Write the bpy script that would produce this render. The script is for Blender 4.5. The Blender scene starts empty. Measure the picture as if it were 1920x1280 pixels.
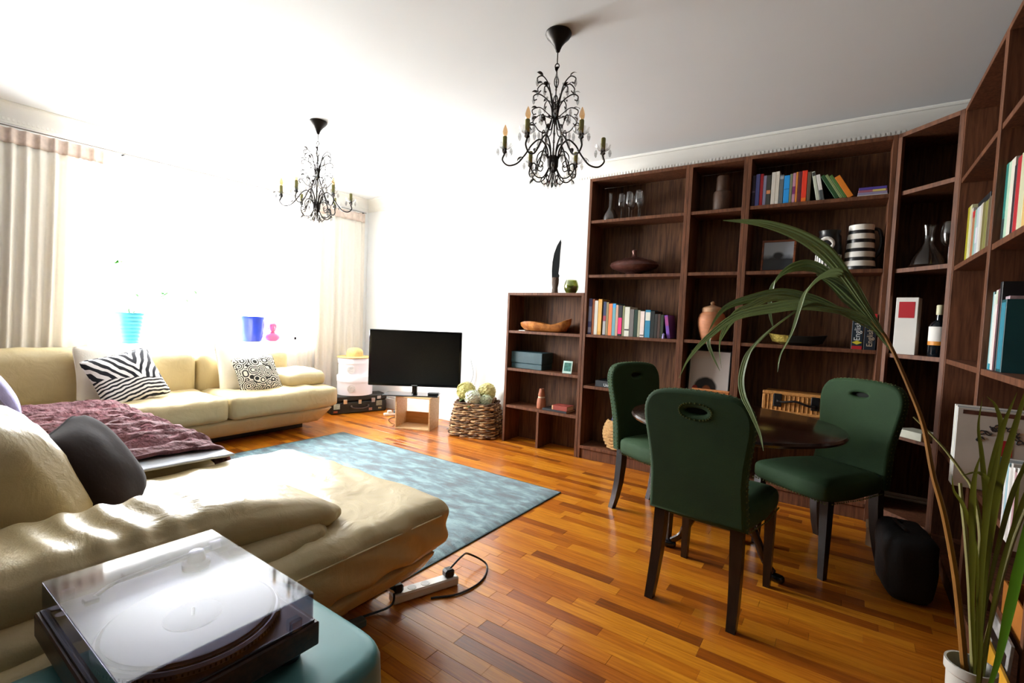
import bpy, bmesh, math, random
from mathutils import Vector, Matrix, Euler, noise

random.seed(7)
C = bpy.context.scene.collection
SC = bpy.context.scene
R = math.radians
PI = math.pi

# ------------------------------------------------------------------ camera
cam = bpy.data.objects.new('camera', bpy.data.cameras.new('camera'))
C.objects.link(cam)
cam.location = (0, 0, 1.18)
YAW, PIT, ROLL = 0.610155761, 0.0492571042, 0.0414051851
fw = Vector((-math.sin(YAW) * math.cos(PIT), math.cos(YAW) * math.cos(PIT), -math.sin(PIT)))
r0 = Vector((math.cos(YAW), math.sin(YAW), 0))
u0 = r0.cross(fw)
cr = math.cos(ROLL) * r0 + math.sin(ROLL) * u0
cu = -math.sin(ROLL) * r0 + math.cos(ROLL) * u0
cam.rotation_euler = Matrix((cr, cu, -fw)).transposed().to_euler()
cam.data.sensor_width = 36.0
cam.data.lens = 899.653 / 1920 * 36.0
cam.data.clip_start = 0.02
SC.camera = cam

# ------------------------------------------------------------------ world, daylight, exposure
SKY = 1.0
w = bpy.data.worlds.new('world')
SC.world = w
w.use_nodes = True
nt = w.node_tree
nt.nodes.clear()
wo = nt.nodes.new('ShaderNodeOutputWorld')
bg = nt.nodes.new('ShaderNodeBackground')
tc = nt.nodes.new('ShaderNodeTexCoord')
sx = nt.nodes.new('ShaderNodeSeparateXYZ')
rp = nt.nodes.new('ShaderNodeValToRGB')
rp.color_ramp.elements[0].position = 0.44
rp.color_ramp.elements[0].color = (0.88, 0.88, 0.84, 1)      # bright ground and facades under an overcast sky
rp.color_ramp.elements[1].position = 0.56
rp.color_ramp.elements[1].color = (0.96, 0.98, 1.0, 1)
mp = nt.nodes.new('ShaderNodeMapRange')
mp.inputs[1].default_value = -1
mp.inputs[2].default_value = 1
nt.links.new(tc.outputs['Generated'], sx.inputs[0])
nt.links.new(sx.outputs['Z'], mp.inputs[0])
nt.links.new(mp.outputs[0], rp.inputs[0])
nt.links.new(rp.outputs[0], bg.inputs[0])
bg.inputs[1].default_value = SKY
nt.links.new(bg.outputs[0], wo.inputs[0])

WY0, WY1, WZ0, WZ1 = 1.12, 3.20, 0.80, 2.34      # window opening in the left wall
XW = -5.10                                       # inner face of the window wall
pl = bpy.data.lights.new('window_portal', 'AREA')
pl.shape = 'RECTANGLE'
pl.size = WY1 - WY0
pl.size_y = WZ1 - WZ0
pl.cycles.is_portal = True
po = bpy.data.objects.new('window_portal', pl)
C.objects.link(po)
po.location = (XW - 0.31, (WY0 + WY1) / 2, (WZ0 + WZ1) / 2)
po.rotation_euler = (R(90), 0, R(-90))

vs_ = SC.view_settings
SC.display_settings.display_device = 'sRGB'
vs_.view_transform = 'Standard'
vs_.look = 'None'
vs_.gamma = 1
vs_.use_curve_mapping = False
vs_.exposure = 6.1
SC.cycles.max_bounces = 10
SC.cycles.diffuse_bounces = 6
SC.cycles.glossy_bounces = 4
SC.cycles.transparent_max_bounces = 24
SC.cycles.caustics_reflective = False
SC.cycles.caustics_refractive = False
SC.cycles.sample_clamp_indirect = 6

# ------------------------------------------------------------------ materials
def lin(h):
    if isinstance(h, str):
        h = h.lstrip('#')
        c = [int(h[i:i + 2], 16) / 255 for i in (0, 2, 4)]
    else:
        c = h
    return tuple(x / 12.92 if x <= 0.04045 else ((x + 0.055) / 1.055) ** 2.4 for x in c) + (1,)

MATS = {}

def base_mat(name):
    m = bpy.data.materials.new(name)
    m.use_nodes = True
    n = m.node_tree.nodes
    return m, m.node_tree, n['Principled BSDF'], n['Material Output']

def mat(name, col, rough=0.6, metal=0.0, var=0.12, vscale=8.0, bump=0.0, bscale=60.0, sheen=0.0, coat=0.0, stretch=None, trans=0.0, spec=0.5, bdist=0.01):
    key = (name, col, rough)
    if key in MATS:
        return MATS[key]
    m, t, b, o = base_mat(name)
    n, l = t.nodes, t.links
    c = lin(col)
    b.inputs['Roughness'].default_value = rough
    b.inputs['Metallic'].default_value = metal
    b.inputs['Specular IOR Level'].default_value = spec
    if sheen:
        b.inputs['Sheen Weight'].default_value = sheen
        b.inputs['Sheen Tint'].default_value = c
    if coat:
        b.inputs['Coat Weight'].default_value = coat
        b.inputs['Coat Roughness'].default_value = 0.15
    tcn = n.new('ShaderNodeTexCoord')
    mpn = n.new('ShaderNodeMapping')
    l.new(tcn.outputs['Object'], mpn.inputs[0])
    if stretch:
        mpn.inputs['Scale'].default_value = stretch
    ns = n.new('ShaderNodeTexNoise')
    ns.inputs['Scale'].default_value = vscale
    ns.inputs['Detail'].default_value = 4
    l.new(mpn.outputs[0], ns.inputs['Vector'])
    rr = n.new('ShaderNodeValToRGB')
    rr.color_ramp.elements[0].position = 0.25
    rr.color_ramp.elements[1].position = 0.75
    lo = tuple(x * (1 - var) for x in c[:3]) + (1,)
    hi = tuple(min(1, x * (1 + var)) for x in c[:3]) + (1,)
    rr.color_ramp.elements[0].color = lo
    rr.color_ramp.elements[1].color = hi
    l.new(ns.outputs[0], rr.inputs[0])
    l.new(rr.outputs[0], b.inputs['Base Color'])
    if bump:
        nb = n.new('ShaderNodeTexNoise')
        nb.inputs['Scale'].default_value = bscale
        nb.inputs['Detail'].default_value = 5
        l.new(mpn.outputs[0], nb.inputs['Vector'])
        bp = n.new('ShaderNodeBump')
        bp.inputs['Strength'].default_value = bump
        bp.inputs['Distance'].default_value = bdist
        l.new(nb.outputs[0], bp.inputs['Height'])
        l.new(bp.outputs[0], b.inputs['Normal'])
    if trans:
        tr = n.new('ShaderNodeBsdfTranslucent')
        l.new(rr.outputs[0], tr.inputs[0])
        mx = n.new('ShaderNodeMixShader')
        mx.inputs[0].default_value = trans
        l.new(b.outputs[0], mx.inputs[1])
        l.new(tr.outputs[0], mx.inputs[2])
        l.new(mx.outputs[0], o.inputs[0])
    MATS[key] = m
    return m

def wood(name, dark, light, stretch=(1.2, 18, 18), scale=5.0, rough=0.4, world=False, bump=0.05, coat=0.0, spec=0.5):
    m, t, b, o = base_mat(name)
    n, l = t.nodes, t.links
    mpn = n.new('ShaderNodeMapping')
    if world:
        g = n.new('ShaderNodeNewGeometry')
        l.new(g.outputs['Position'], mpn.inputs[0])
    else:
        g = n.new('ShaderNodeTexCoord')
        l.new(g.outputs['Object'], mpn.inputs[0])
    mpn.inputs['Scale'].default_value = stretch
    ns = n.new('ShaderNodeTexNoise')
    ns.inputs['Scale'].default_value = scale
    ns.inputs['Detail'].default_value = 6
    ns.inputs['Distortion'].default_value = 0.6
    l.new(mpn.outputs[0], ns.inputs['Vector'])
    rr = n.new('ShaderNodeValToRGB')
    rr.color_ramp.elements[0].position = 0.3
    rr.color_ramp.elements[1].position = 0.72
    rr.color_ramp.elements[0].color = lin(dark)
    rr.color_ramp.elements[1].color = lin(light)
    l.new(ns.outputs[0], rr.inputs[0])
    l.new(rr.outputs[0], b.inputs['Base Color'])
    b.inputs['Roughness'].default_value = rough
    b.inputs['Specular IOR Level'].default_value = spec
    if coat:
        b.inputs['Coat Weight'].default_value = coat
        b.inputs['Coat Roughness'].default_value = 0.12
    bp = n.new('ShaderNodeBump')
    bp.inputs['Strength'].default_value = bump
    bp.inputs['Distance'].default_value = 0.004
    l.new(ns.outputs[0], bp.inputs['Height'])
    l.new(bp.outputs[0], b.inputs['Normal'])
    return m

def glass(name, tint='#ffffff', refl=0.12, rough=0.02, dark=1.0):
    m, t, b, o = base_mat(name)
    n, l = t.nodes, t.links
    n.remove(b)
    tr = n.new('ShaderNodeBsdfTransparent')
    c = lin(tint)
    tr.inputs[0].default_value = (c[0] * dark, c[1] * dark, c[2] * dark, 1)
    gl = n.new('ShaderNodeBsdfGlossy')
    gl.inputs['Roughness'].default_value = rough
    fr = n.new('ShaderNodeLayerWeight')
    fr.inputs[0].default_value = 0.5
    pw_n = n.new('ShaderNodeMath')
    pw_n.operation = 'POWER'
    pw_n.inputs[1].default_value = 4.0
    l.new(fr.outputs['Facing'], pw_n.inputs[0])
    ad = n.new('ShaderNodeMath')
    ad.operation = 'MULTIPLY_ADD'
    ad.inputs[1].default_value = 0.9
    ad.inputs[2].default_value = 0.04 + refl * 0.25
    ad.use_clamp = True
    l.new(pw_n.outputs[0], ad.inputs[0])
    mx = n.new('ShaderNodeMixShader')
    l.new(ad.outputs[0], mx.inputs[0])
    l.new(tr.outputs[0], mx.inputs[1])
    l.new(gl.outputs[0], mx.inputs[2])
    l.new(mx.outputs[0], o.inputs[0])
    return m

M = {}
M['wall'] = mat('wall_paint', '#f0f1f1', 0.85, var=0.02, vscale=3, bump=0.03, bscale=120)
M['wall_dark'] = mat('low_bounce_paint', '#3a3632', 0.9, var=0.05)  # invented dark tone for the unseen walls, keeps bounced light low
M['ceiling'] = mat('ceiling_paint', '#dfe2e6', 0.9, var=0.015, vscale=2)
M['trim'] = mat('gloss_trim_paint', '#f2f1ec', 0.5, var=0.02)
M['frame_white'] = mat('window_paint', '#f4f4f2', 0.4, var=0.02)
M['bookwood'] = wood('walnut_veneer', '#40271a', '#745036', (14, 14, 1.0), 4.5, 0.55, spec=0.25)
M['bookedge'] = wood('walnut_edge', '#4c2e1e', '#784c34', (14, 14, 1.2), 4.5, 0.55, spec=0.25)
PLANKS = []
for i, (a, b_) in enumerate((('#914a0c', '#bd6c17'), ('#a1550e', '#cb7c1d'), ('#7d3d0b', '#a55710'), ('#ad6212', '#d88e24'), ('#6a340b', '#934c10'), ('#b26713', '#cf8420'))):
    PLANKS.append(wood('floor_wood_%s' % 'abcdef'[i], a, b_, (1.6, 26, 5), 3.4, 0.28, True, 0.08, coat=0.25))
M['subfloor'] = mat('subfloor', '#2a160a', 0.9)
M['leather'] = None
M['darkwood'] = wood('dark_stained_wood', '#120d0b', '#2b1e18', (10, 10, 1.2), 5, 0.3)
M['tablewood'] = wood('mahogany', '#170a06', '#2c140b', (2, 14, 14), 4, 0.2, coat=0.25)
M['ply'] = wood('birch_ply', '#c9a06c', '#e2c393', (3, 14, 14), 4, 0.5)
M['plydark'] = wood('ply_slat', '#b07c42', '#c99455', (3, 14, 14), 4, 0.5)
M['iron'] = mat('dark_iron', '#2a2523', 0.45, 0.7, 0.2, 30)
M['steel'] = mat('brushed_steel', '#b9b9bb', 0.28, 1.0, 0.05)
M['brass'] = mat('antique_brass', '#9a8550', 0.35, 0.9, 0.15)
M['black'] = mat('black_plastic', '#0d0d0f', 0.35, var=0.05)
M['blackgloss'] = mat('black_gloss', '#070708', 0.08, var=0.02)
M['screen'] = mat('television_screen', '#070708', 0.25, var=0.02, spec=0.3)
M['velvet'] = mat('green_velvet', '#1b3817', 0.85, var=0.22, vscale=5, bump=0.12, bscale=220, sheen=0.35)
M['glass'] = glass('clear_glass')
M['pane'] = glass('window_glass', refl=0.02)
M['crystal'] = glass('crystal', refl=0.6, rough=0.03, dark=0.8)
M['ware'] = glass('glassware', refl=0.12, rough=0.02, dark=0.9)
M['smoke'] = glass('smoked_acrylic', '#e2e2ea', refl=0.08, rough=0.05, dark=0.86)
M['page'] = mat('paper_pages', '#d9d0bb', 0.9, var=0.08, vscale=60, stretch=(40, 1, 1))
M['white'] = mat('white_ceramic', '#e9e7e1', 0.3, var=0.03)
M['paper'] = mat('white_paper', '#e2e0da', 0.8, var=0.03)
M['cream'] = mat('cream_cotton', '#ece6da', 0.85, var=0.04, bump=0.15, bscale=90)
M['curtain'] = mat('curtain_linen', '#efe9df', 0.9, var=0.02, vscale=40, trans=0.2)
M['heading'] = mat('curtain_heading', '#e2d0c4', 0.9, var=0.12, vscale=30, trans=0.12)
M['sheer'] = mat('sheer_voile', '#f6f3ee', 0.9, var=0.02, trans=0.6)

def leather():
    m, t, b, o = base_mat('cream_leather')
    n, l = t.nodes, t.links
    tcn = n.new('ShaderNodeNewGeometry')
    ns = n.new('ShaderNodeTexNoise')
    ns.inputs['Scale'].default_value = 3
    ns.inputs['Detail'].default_value = 3
    l.new(tcn.outputs['Position'], ns.inputs['Vector'])
    rr = n.new('ShaderNodeValToRGB')
    rr.color_ramp.elements[0].position = 0.3
    rr.color_ramp.elements[1].position = 0.7
    rr.color_ramp.elements[0].color = lin('#bfad82')
    rr.color_ramp.elements[1].color = lin('#cbb98f')
    l.new(ns.outputs[0], rr.inputs[0])
    l.new(rr.outputs[0], b.inputs['Base Color'])
    b.inputs['Roughness'].default_value = 0.42
    vo = n.new('ShaderNodeTexVoronoi')
    vo.inputs['Scale'].default_value = 260
    l.new(tcn.outputs['Position'], vo.inputs['Vector'])
    n2 = n.new('ShaderNodeTexNoise')
    n2.inputs['Scale'].default_value = 9
    n2.inputs['Detail'].default_value = 4
    n2.inputs['Distortion'].default_value = 1.2
    l.new(tcn.outputs['Position'], n2.inputs['Vector'])
    b1 = n.new('ShaderNodeBump')
    b1.inputs['Strength'].default_value = 0.24
    b1.inputs['Distance'].default_value = 0.03
    l.new(n2.outputs[0], b1.inputs['Height'])
    b2 = n.new('ShaderNodeBump')
    b2.inputs['Strength'].default_value = 0.12
    b2.inputs['Distance'].default_value = 0.002
    l.new(vo.outputs['Distance'], b2.inputs['Height'])
    l.new(b1.outputs[0], b2.inputs['Normal'])
    l.new(b2.outputs[0], b.inputs['Normal'])
    return m
M['leather'] = leather()

def rug_mat():
    m, t, b, o = base_mat('teal_viscose_pile')
    n, l = t.nodes, t.links
    g = n.new('ShaderNodeNewGeometry')
    mpn = n.new('ShaderNodeMapping')
    mpn.inputs['Scale'].default_value = (3.4, 8.5, 1)
    l.new(g.outputs['Position'], mpn.inputs[0])
    ns = n.new('ShaderNodeTexNoise')
    ns.inputs['Scale'].default_value = 1.7
    ns.inputs['Detail'].default_value = 7
    ns.inputs['Roughness'].default_value = 0.62
    ns.inputs['Distortion'].default_value = 0.35
    l.new(mpn.outputs[0], ns.inputs['Vector'])
    rr = n.new('ShaderNodeValToRGB')
    e = rr.color_ramp.elements
    e[0].position = 0.38
    e[0].color = lin('#12343d')
    e[1].position = 0.63
    e[1].color = lin('#6f979d')
    k = e.new(0.5)
    k.color = lin('#32626c')
    l.new(ns.outputs[0], rr.inputs[0])
    l.new(rr.outputs[0], b.inputs['Base Color'])
    b.inputs['Roughness'].default_value = 0.6
    b.inputs['Sheen Weight'].default_value = 0.4
    n2 = n.new('ShaderNodeTexNoise')
    n2.inputs['Scale'].default_value = 40
    l.new(mpn.outputs[0], n2.inputs['Vector'])
    bp = n.new('ShaderNodeBump')
    bp.inputs['Strength'].default_value = 0.5
    bp.inputs['Distance'].default_value = 0.01
    l.new(n2.outputs[0], bp.inputs['Height'])
    l.new(bp.outputs[0], b.inputs['Normal'])
    return m
M['rug'] = rug_mat()

def zebra_mat():
    # broad diagonal stripes on the upper half, fine level stripes below (local X across, Z up)
    m, t, b, o = base_mat('zebra_print')
    n, l = t.nodes, t.links
    tcn = n.new('ShaderNodeTexCoord')
    spx = n.new('ShaderNodeSeparateXYZ')
    l.new(tcn.outputs['Object'], spx.inputs[0])
    sh = n.new('ShaderNodeMath')
    sh.inputs[1].default_value = -0.06
    l.new(spx.outputs['X'], sh.inputs[0])
    ab = n.new('ShaderNodeMath')
    ab.operation = 'ABSOLUTE'
    l.new(sh.outputs[0], ab.inputs[0])
    cm = n.new('ShaderNodeCombineXYZ')
    l.new(ab.outputs[0], cm.inputs['X'])
    l.new(spx.outputs['Y'], cm.inputs['Y'])
    l.new(spx.outputs['Z'], cm.inputs['Z'])
    def wave(rot, scale, dist, ds):
        mpn = n.new('ShaderNodeMapping')
        mpn.inputs['Rotation'].default_value = (0, R(rot), 0)
        l.new(cm.outputs[0], mpn.inputs[0])
        wv = n.new('ShaderNodeTexWave')
        wv.wave_type = 'BANDS'
        wv.bands_direction = 'X'
        wv.inputs['Scale'].default_value = scale
        wv.inputs['Distortion'].default_value = dist
        wv.inputs['Detail Scale'].default_value = ds
        wv.inputs['Detail'].default_value = 1
        l.new(mpn.outputs[0], wv.inputs['Vector'])
        return wv
    w1 = wave(-32, 6.4, 2.6, 2.0)
    w2 = wave(82, 12.0, 2.4, 1.5)
    sp = n.new('ShaderNodeSeparateXYZ')
    l.new(tcn.outputs['Object'], sp.inputs[0])
    md = n.new('ShaderNodeMath')
    md.operation = 'MULTIPLY_ADD'
    l.new(sp.outputs['X'], md.inputs[0])
    md.inputs[1].default_value = 0.25
    l.new(sp.outputs['Z'], md.inputs[2])
    gt = n.new('ShaderNodeMath')
    gt.operation = 'GREATER_THAN'
    gt.inputs[1].default_value = -0.03
    l.new(md.outputs[0], gt.inputs[0])
    mx = n.new('ShaderNodeMix')
    mx.data_type = 'FLOAT'
    l.new(gt.outputs[0], mx.inputs[0])
    l.new(w2.outputs['Fac'], mx.inputs[2])
    l.new(w1.outputs['Fac'], mx.inputs[3])
    rr = n.new('ShaderNodeValToRGB')
    rr.color_ramp.elements[0].position = 0.44
    rr.color_ramp.elements[0].color = lin('#12121c')
    rr.color_ramp.elements[1].position = 0.5
    rr.color_ramp.elements[1].color = lin('#f0ecea')
    l.new(mx.outputs[0], rr.inputs[0])
    l.new(rr.outputs[0], b.inputs['Base Color'])
    b.inputs['Roughness'].default_value = 0.85
    return m
M['zebra'] = zebra_mat()

def swirl_mat():
    m, t, b, o = base_mat('doodle_print')
    n, l = t.nodes, t.links
    tcn = n.new('ShaderNodeTexCoord')
    vo = n.new('ShaderNodeTexVoronoi')
    vo.inputs['Scale'].default_value = 15
    l.new(tcn.outputs['Object'], vo.inputs['Vector'])
    ml = n.new('ShaderNodeMath')
    ml.operation = 'MULTIPLY'
    ml.inputs[1].default_value = 30
    l.new(vo.outputs['Distance'], ml.inputs[0])
    sn = n.new('ShaderNodeMath')
    sn.operation = 'SINE'
    l.new(ml.outputs[0], sn.inputs[0])
    rr = n.new('ShaderNodeValToRGB')
    rr.color_ramp.elements[0].position = 0.0
    rr.color_ramp.elements[0].color = lin('#26241f')
    rr.color_ramp.elements[1].position = 0.12
    rr.color_ramp.elements[1].color = lin('#e6e0d0')
    l.new(sn.outputs[0], rr.inputs[0])
    l.new(rr.outputs[0], b.inputs['Base Color'])
    b.inputs['Roughness'].default_value = 0.85
    return m
M['swirl'] = swirl_mat()

def leaf_mat(name, a, b_):
    m = mat(name, a, 0.45, var=0.25, vscale=3, trans=0.25)
    return m
M['palm'] = leaf_mat('palm_leaf', '#6b7a4c', None)
M['palmdark'] = leaf_mat('palm_leaf_dark', '#58693c', None)
M['spear'] = leaf_mat('spear_leaf', '#66661f', None)
M['spearbright'] = leaf_mat('bright_spear_leaf', '#5a8a1c', None)
M['stalk'] = mat('leaf_stalk', '#8a5a1e', 0.5, var=0.2)
M['stalkpale'] = mat('pale_leaf_stalk', '#8a8350', 0.5, var=0.2)
M['sill_leaf'] = mat('houseplant_leaf', '#2f7a1c', 0.5)
M['wicker'] = mat('water_hyacinth', '#8a6a48', 0.8, var=0.45, vscale=22, stretch=(1, 1, 5), bump=0.6, bscale=40)
M['rattan'] = mat('rattan', '#b27a3a', 0.6, var=0.35, vscale=40, bump=0.4, bscale=120)
M['straw'] = mat('straw', '#d9b878', 0.7, var=0.18, vscale=50, bump=0.4, bscale=140)
M['seagrass'] = mat('seagrass', '#a98350', 0.85, var=0.35, vscale=40, bump=0.6, bscale=90)
M['fur'] = mat('mauve_faux_fur', '#64393e', 0.9, var=0.35, vscale=14, bump=1.0, bscale=30, sheen=0.35, bdist=0.03)
M['sheet'] = mat('slate_blanket', '#c0c5d0', 0.85, var=0.08, bump=0.1)
M['darkcush'] = mat('charcoal_velvet', '#20130f', 0.95, var=0.2, sheen=0.08, bump=0.08, spec=0.2)
M['lav'] = mat('lavender_cotton', '#8f8cb4', 0.8, var=0.2, vscale=10, bump=0.15)
M['teal_cloth'] = mat('teal_satin_cloth', '#5b9295', 0.32, var=0.12, vscale=5, bump=0.1, bscale=8, sheen=0.3)
M['terracotta'] = mat('terracotta', '#9a5a3c', 0.7, var=0.18)

# ------------------------------------------------------------------ mesh building
class MB:
    def __init__(s):
        s.v, s.f, s.mi, s.k = [], [], [], 0

    def add(s, vs, fs, T=None):
        o = len(s.v)
        if T is not None:
            vs = [T @ Vector(p) for p in vs]
        s.v += [tuple(p) for p in vs]
        s.f += [tuple(i + o for i in f) for f in fs]
        s.mi += [s.k] * len(fs)
        return s

    def box(s, x0, x1, y0, y1, z0, z1, T=None):
        vs = [(x, y, z) for x in (x0, x1) for y in (y0, y1) for z in (z0, z1)]
        fs = [(0, 1, 3, 2), (4, 6, 7, 5), (0, 4, 5, 1), (2, 3, 7, 6), (0, 2, 6, 4), (1, 5, 7, 3)]
        return s.add(vs, fs, T)

    def cbox(s, x0, x1, y0, y1, z0, z1, r=0.002, T=None):
        """box with chamfered edges"""
        r = min(r, (x1 - x0) / 2.1, (y1 - y0) / 2.1, (z1 - z0) / 2.1)
        X, Y, Z = (x0, x1), (y0, y1), (z0, z1)
        vs, idx = [], {}
        sg = (1, -1)
        for i in (0, 1):
            for j in (0, 1):
                for k in (0, 1):
                    p = (X[i], Y[j], Z[k])
                    for a in range(3):
                        q = [p[0] + r * sg[i], p[1] + r * sg[j], p[2] + r * sg[k]]
                        q[a] = p[a]
                        idx[(i, j, k, a)] = len(vs)
                        vs.append(tuple(q))
        fs = []
        def quad(a, b, c, d, out):
            n = (Vector(vs[b]) - Vector(vs[a])).cross(Vector(vs[c]) - Vector(vs[b]))
            fs.append((a, b, c, d) if n.dot(Vector(out)) > 0 else (d, c, b, a))
        for a in range(3):
            o1, o2 = [q for q in range(3) if q != a]
            for e in (0, 1):
                ks = []
                for u_, v_ in ((0, 0), (1, 0), (1, 1), (0, 1)):
                    t = [0, 0, 0]
                    t[a] = e
                    t[o1] = u_
                    t[o2] = v_
                    ks.append(idx[(*t, a)])
                out = [0, 0, 0]
                out[a] = 1 if e else -1
                quad(*ks, out)
            for u_ in (0, 1):
                for v_ in (0, 1):
                    t0, t1 = [0, 0, 0], [0, 0, 0]
                    t0[a], t1[a] = 0, 1
                    t0[o1] = t1[o1] = u_
                    t0[o2] = t1[o2] = v_
                    out = [0, 0, 0]
                    out[o1] = 1 if u_ else -1
                    out[o2] = 1 if v_ else -1
                    quad(idx[(*t0, o1)], idx[(*t1, o1)], idx[(*t1, o2)], idx[(*t0, o2)], out)
        for i in (0, 1):
            for j in (0, 1):
                for k in (0, 1):
                    a, b, c = (idx[(i, j, k, q)] for q in range(3))
                    n = (Vector(vs[b]) - Vector(vs[a])).cross(Vector(vs[c]) - Vector(vs[b]))
                    out = Vector((2 * i - 1, 2 * j - 1, 2 * k - 1))
                    fs.append((a, b, c) if n.dot(out) > 0 else (c, b, a))
        return s.add(vs, fs, T)

    def lathe(s, prof, n=24, T=None, cap0=True, cap1=True, squash=(1, 1)):
        vs, fs = [], []
        for r, z in prof:
            for i in range(n):
                a = 2 * PI * i / n
                vs.append((r * math.cos(a) * squash[0], r * math.sin(a) * squash[1], z))
        for k in range(len(prof) - 1):
            for i in range(n):
                j = (i + 1) % n
                fs.append((k * n + i, k * n + j, (k + 1) * n + j, (k + 1) * n + i))
        if cap0:
            fs.append(tuple(reversed(range(n))))
        if cap1:
            fs.append(tuple((len(prof) - 1) * n + i for i in range(n)))
        return s.add(vs, fs, T)

    def cyl(s, r, z0, z1, n=20, T=None):
        return s.lathe([(r, z0), (r, z1)], n, T)

    def tube(s, pts, rad, n=8, T=None, closed=False, flat=1.0):
        pts = [Vector(p) for p in pts]
        m = len(pts)
        if not hasattr(rad, '__len__'):
            rad = [rad] * m
        tans = []
        for i in range(m):
            a = pts[(i - 1) % m] if (closed or i > 0) else pts[i]
            b = pts[(i + 1) % m] if (closed or i < m - 1) else pts[i]
            d = b - a
            tans.append(d.normalized() if d.length > 1e-9 else Vector((0, 0, 1)))
        t0 = tans[0]
        ref = Vector((0, 0, 1)) if abs(t0.z) < 0.9 else Vector((1, 0, 0))
        nv = (ref - ref.dot(t0) * t0).normalized()
        vs, fs = [], []
        for i in range(m):
            t = tans[i]
            nv = (nv - nv.dot(t) * t)
            nv = nv.normalized() if nv.length > 1e-6 else t.orthogonal().normalized()
            bv = t.cross(nv)
            for k in range(n):
                a = 2 * PI * k / n
                vs.append(pts[i] + rad[i] * (math.cos(a) * nv + flat * math.sin(a) * bv))
        for i in range(m if closed else m - 1):
            i2 = (i + 1) % m
            for k in range(n):
                k2 = (k + 1) % n
                fs.append((i * n + k, i * n + k2, i2 * n + k2, i2 * n + k))
        if not closed:
            fs.append(tuple(reversed(range(n))))
            fs.append(tuple((m - 1) * n + k for k in range(n)))
        return s.add(vs, fs, T)

    def prism(s, poly, z0, z1, T=None):
        n = len(poly)
        vs = [(x, y, z0) for x, y in poly] + [(x, y, z1) for x, y in poly]
        fs = [tuple(reversed(range(n))), tuple(range(n, 2 * n))]
        for i in range(n):
            j = (i + 1) % n
            fs.append((i, j, n + j, n + i))
        return s.add(vs, fs, T)

    def ball(s, c, r, n=12, T=None):
        prof = []
        k = n // 2
        for i in range(k + 1):
            a = -PI / 2 + PI * i / k
            prof.append((max(1e-4, math.cos(a)), math.sin(a)))
        rr = r if hasattr(r, '__len__') else (r, r, r)
        TT = Matrix.Translation(c) @ Matrix.Diagonal((*rr, 1))
        if T is not None:
            TT = T @ TT
        return s.lathe(prof, n, TT)

    def soft(s, size, r, n=(10, 10, 6), puff=(0, 0, 0), T=None, fn=None):
        """rounded, puffed-up box centred at the origin; fn(p, nrm) -> p moves points (wrinkles)"""
        hx, hy, hz = (q / 2 for q in size)
        h = (hx, hy, hz)
        vs, fs, key = [], [], {}
        def vert(p):
            k = tuple(round(q, 6) for q in p)
            if k in key:
                return key[k]
            inner = [max(-(h[a] - r), min(h[a] - r, p[a] * h[a])) for a in range(3)]
            q = Vector([p[a] * h[a] for a in range(3)])
            d = q - Vector(inner)
            nn = d.normalized() if d.length > 1e-9 else Vector((0, 0, 1))
            P = Vector(inner) + nn * r
            for a in range(3):
                b, c = [x for x in range(3) if x != a]
                P[a] += puff[a] * nn[a] * (1 - p[b] ** 2) ** 0.7 * (1 - p[c] ** 2) ** 0.7 if puff[a] else 0
            if fn:
                P = fn(P, nn)
            key[k] = len(vs)
            vs.append(tuple(P))
            return key[k]
        def lin_(k, cnt):
            return -1 + 2 * k / cnt
        for a in range(3):
            b, c = [(1, 2), (2, 0), (0, 1)][a]
            for sgn in (-1, 1):
                for i in range(n[b]):
                    for j in range(n[c]):
                        q = []
                        for di, dj in ((0, 0), (1, 0), (1, 1), (0, 1)):
                            p = [0, 0, 0]
                            p[a] = sgn
                            p[b] = lin_(i + di, n[b])
                            p[c] = lin_(j + dj, n[c])
                            q.append(vert(p))
                        fs.append(tuple(q) if sgn > 0 else tuple(reversed(q)))
        return s.add(vs, fs, T)

    def obj(s, name, m, parent=None, loc=None, rot=None, sharp=40, smooth=True):
        me = bpy.data.meshes.new(name)
        me.from_pydata(s.v, [], s.f)
        for q in (m if isinstance(m, (list, tuple)) else [m]):
            me.materials.append(q)
        if isinstance(m, (list, tuple)) and len(m) > 1:
            me.polygons.foreach_set('material_index', s.mi)
        if smooth:
            me.polygons.foreach_set('use_smooth', [True] * len(me.polygons))
            me.set_sharp_from_angle(angle=R(sharp))
        me.update()
        o = bpy.data.objects.new(name, me)
        C.objects.link(o)
        if parent:
            o.parent = parent
        if loc:
            o.location = loc
        if rot:
            o.rotation_euler = rot
        return o

def tag(o, label, cat, group=None, kind=None):
    if label:
        o['label'] = label
    if cat:
        o['category'] = cat
    if group:
        o['group'] = group
    if kind:
        o['kind'] = kind
    return o

def thing(name, label, cat, loc=(0, 0, 0), rz=0.0, group=None, rot=None):
    o = bpy.data.objects.new(name, None)
    o.empty_display_size = 0.05
    C.objects.link(o)
    o.location = loc
    o.rotation_euler = rot if rot else (0, 0, rz)
    return tag(o, label, cat, group)

def struct(o):
    o['kind'] = 'structure'
    return o

def kids(o):
    return [c for c in bpy.data.objects if c.parent == o]

def dup(root, loc=None, rz=None, label=None, group=None):
    def cp(o, par):
        c = o.copy()
        C.objects.link(c)
        if par:
            c.parent = par
        for k in kids(o):
            cp(k, c)
        return c
    r = cp(root, None)
    if loc:
        r.location = loc
    if rz is not None:
        r.rotation_euler = (0, 0, rz)
    if label:
        r['label'] = label
    if group:
        r['group'] = group
    return r

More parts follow.
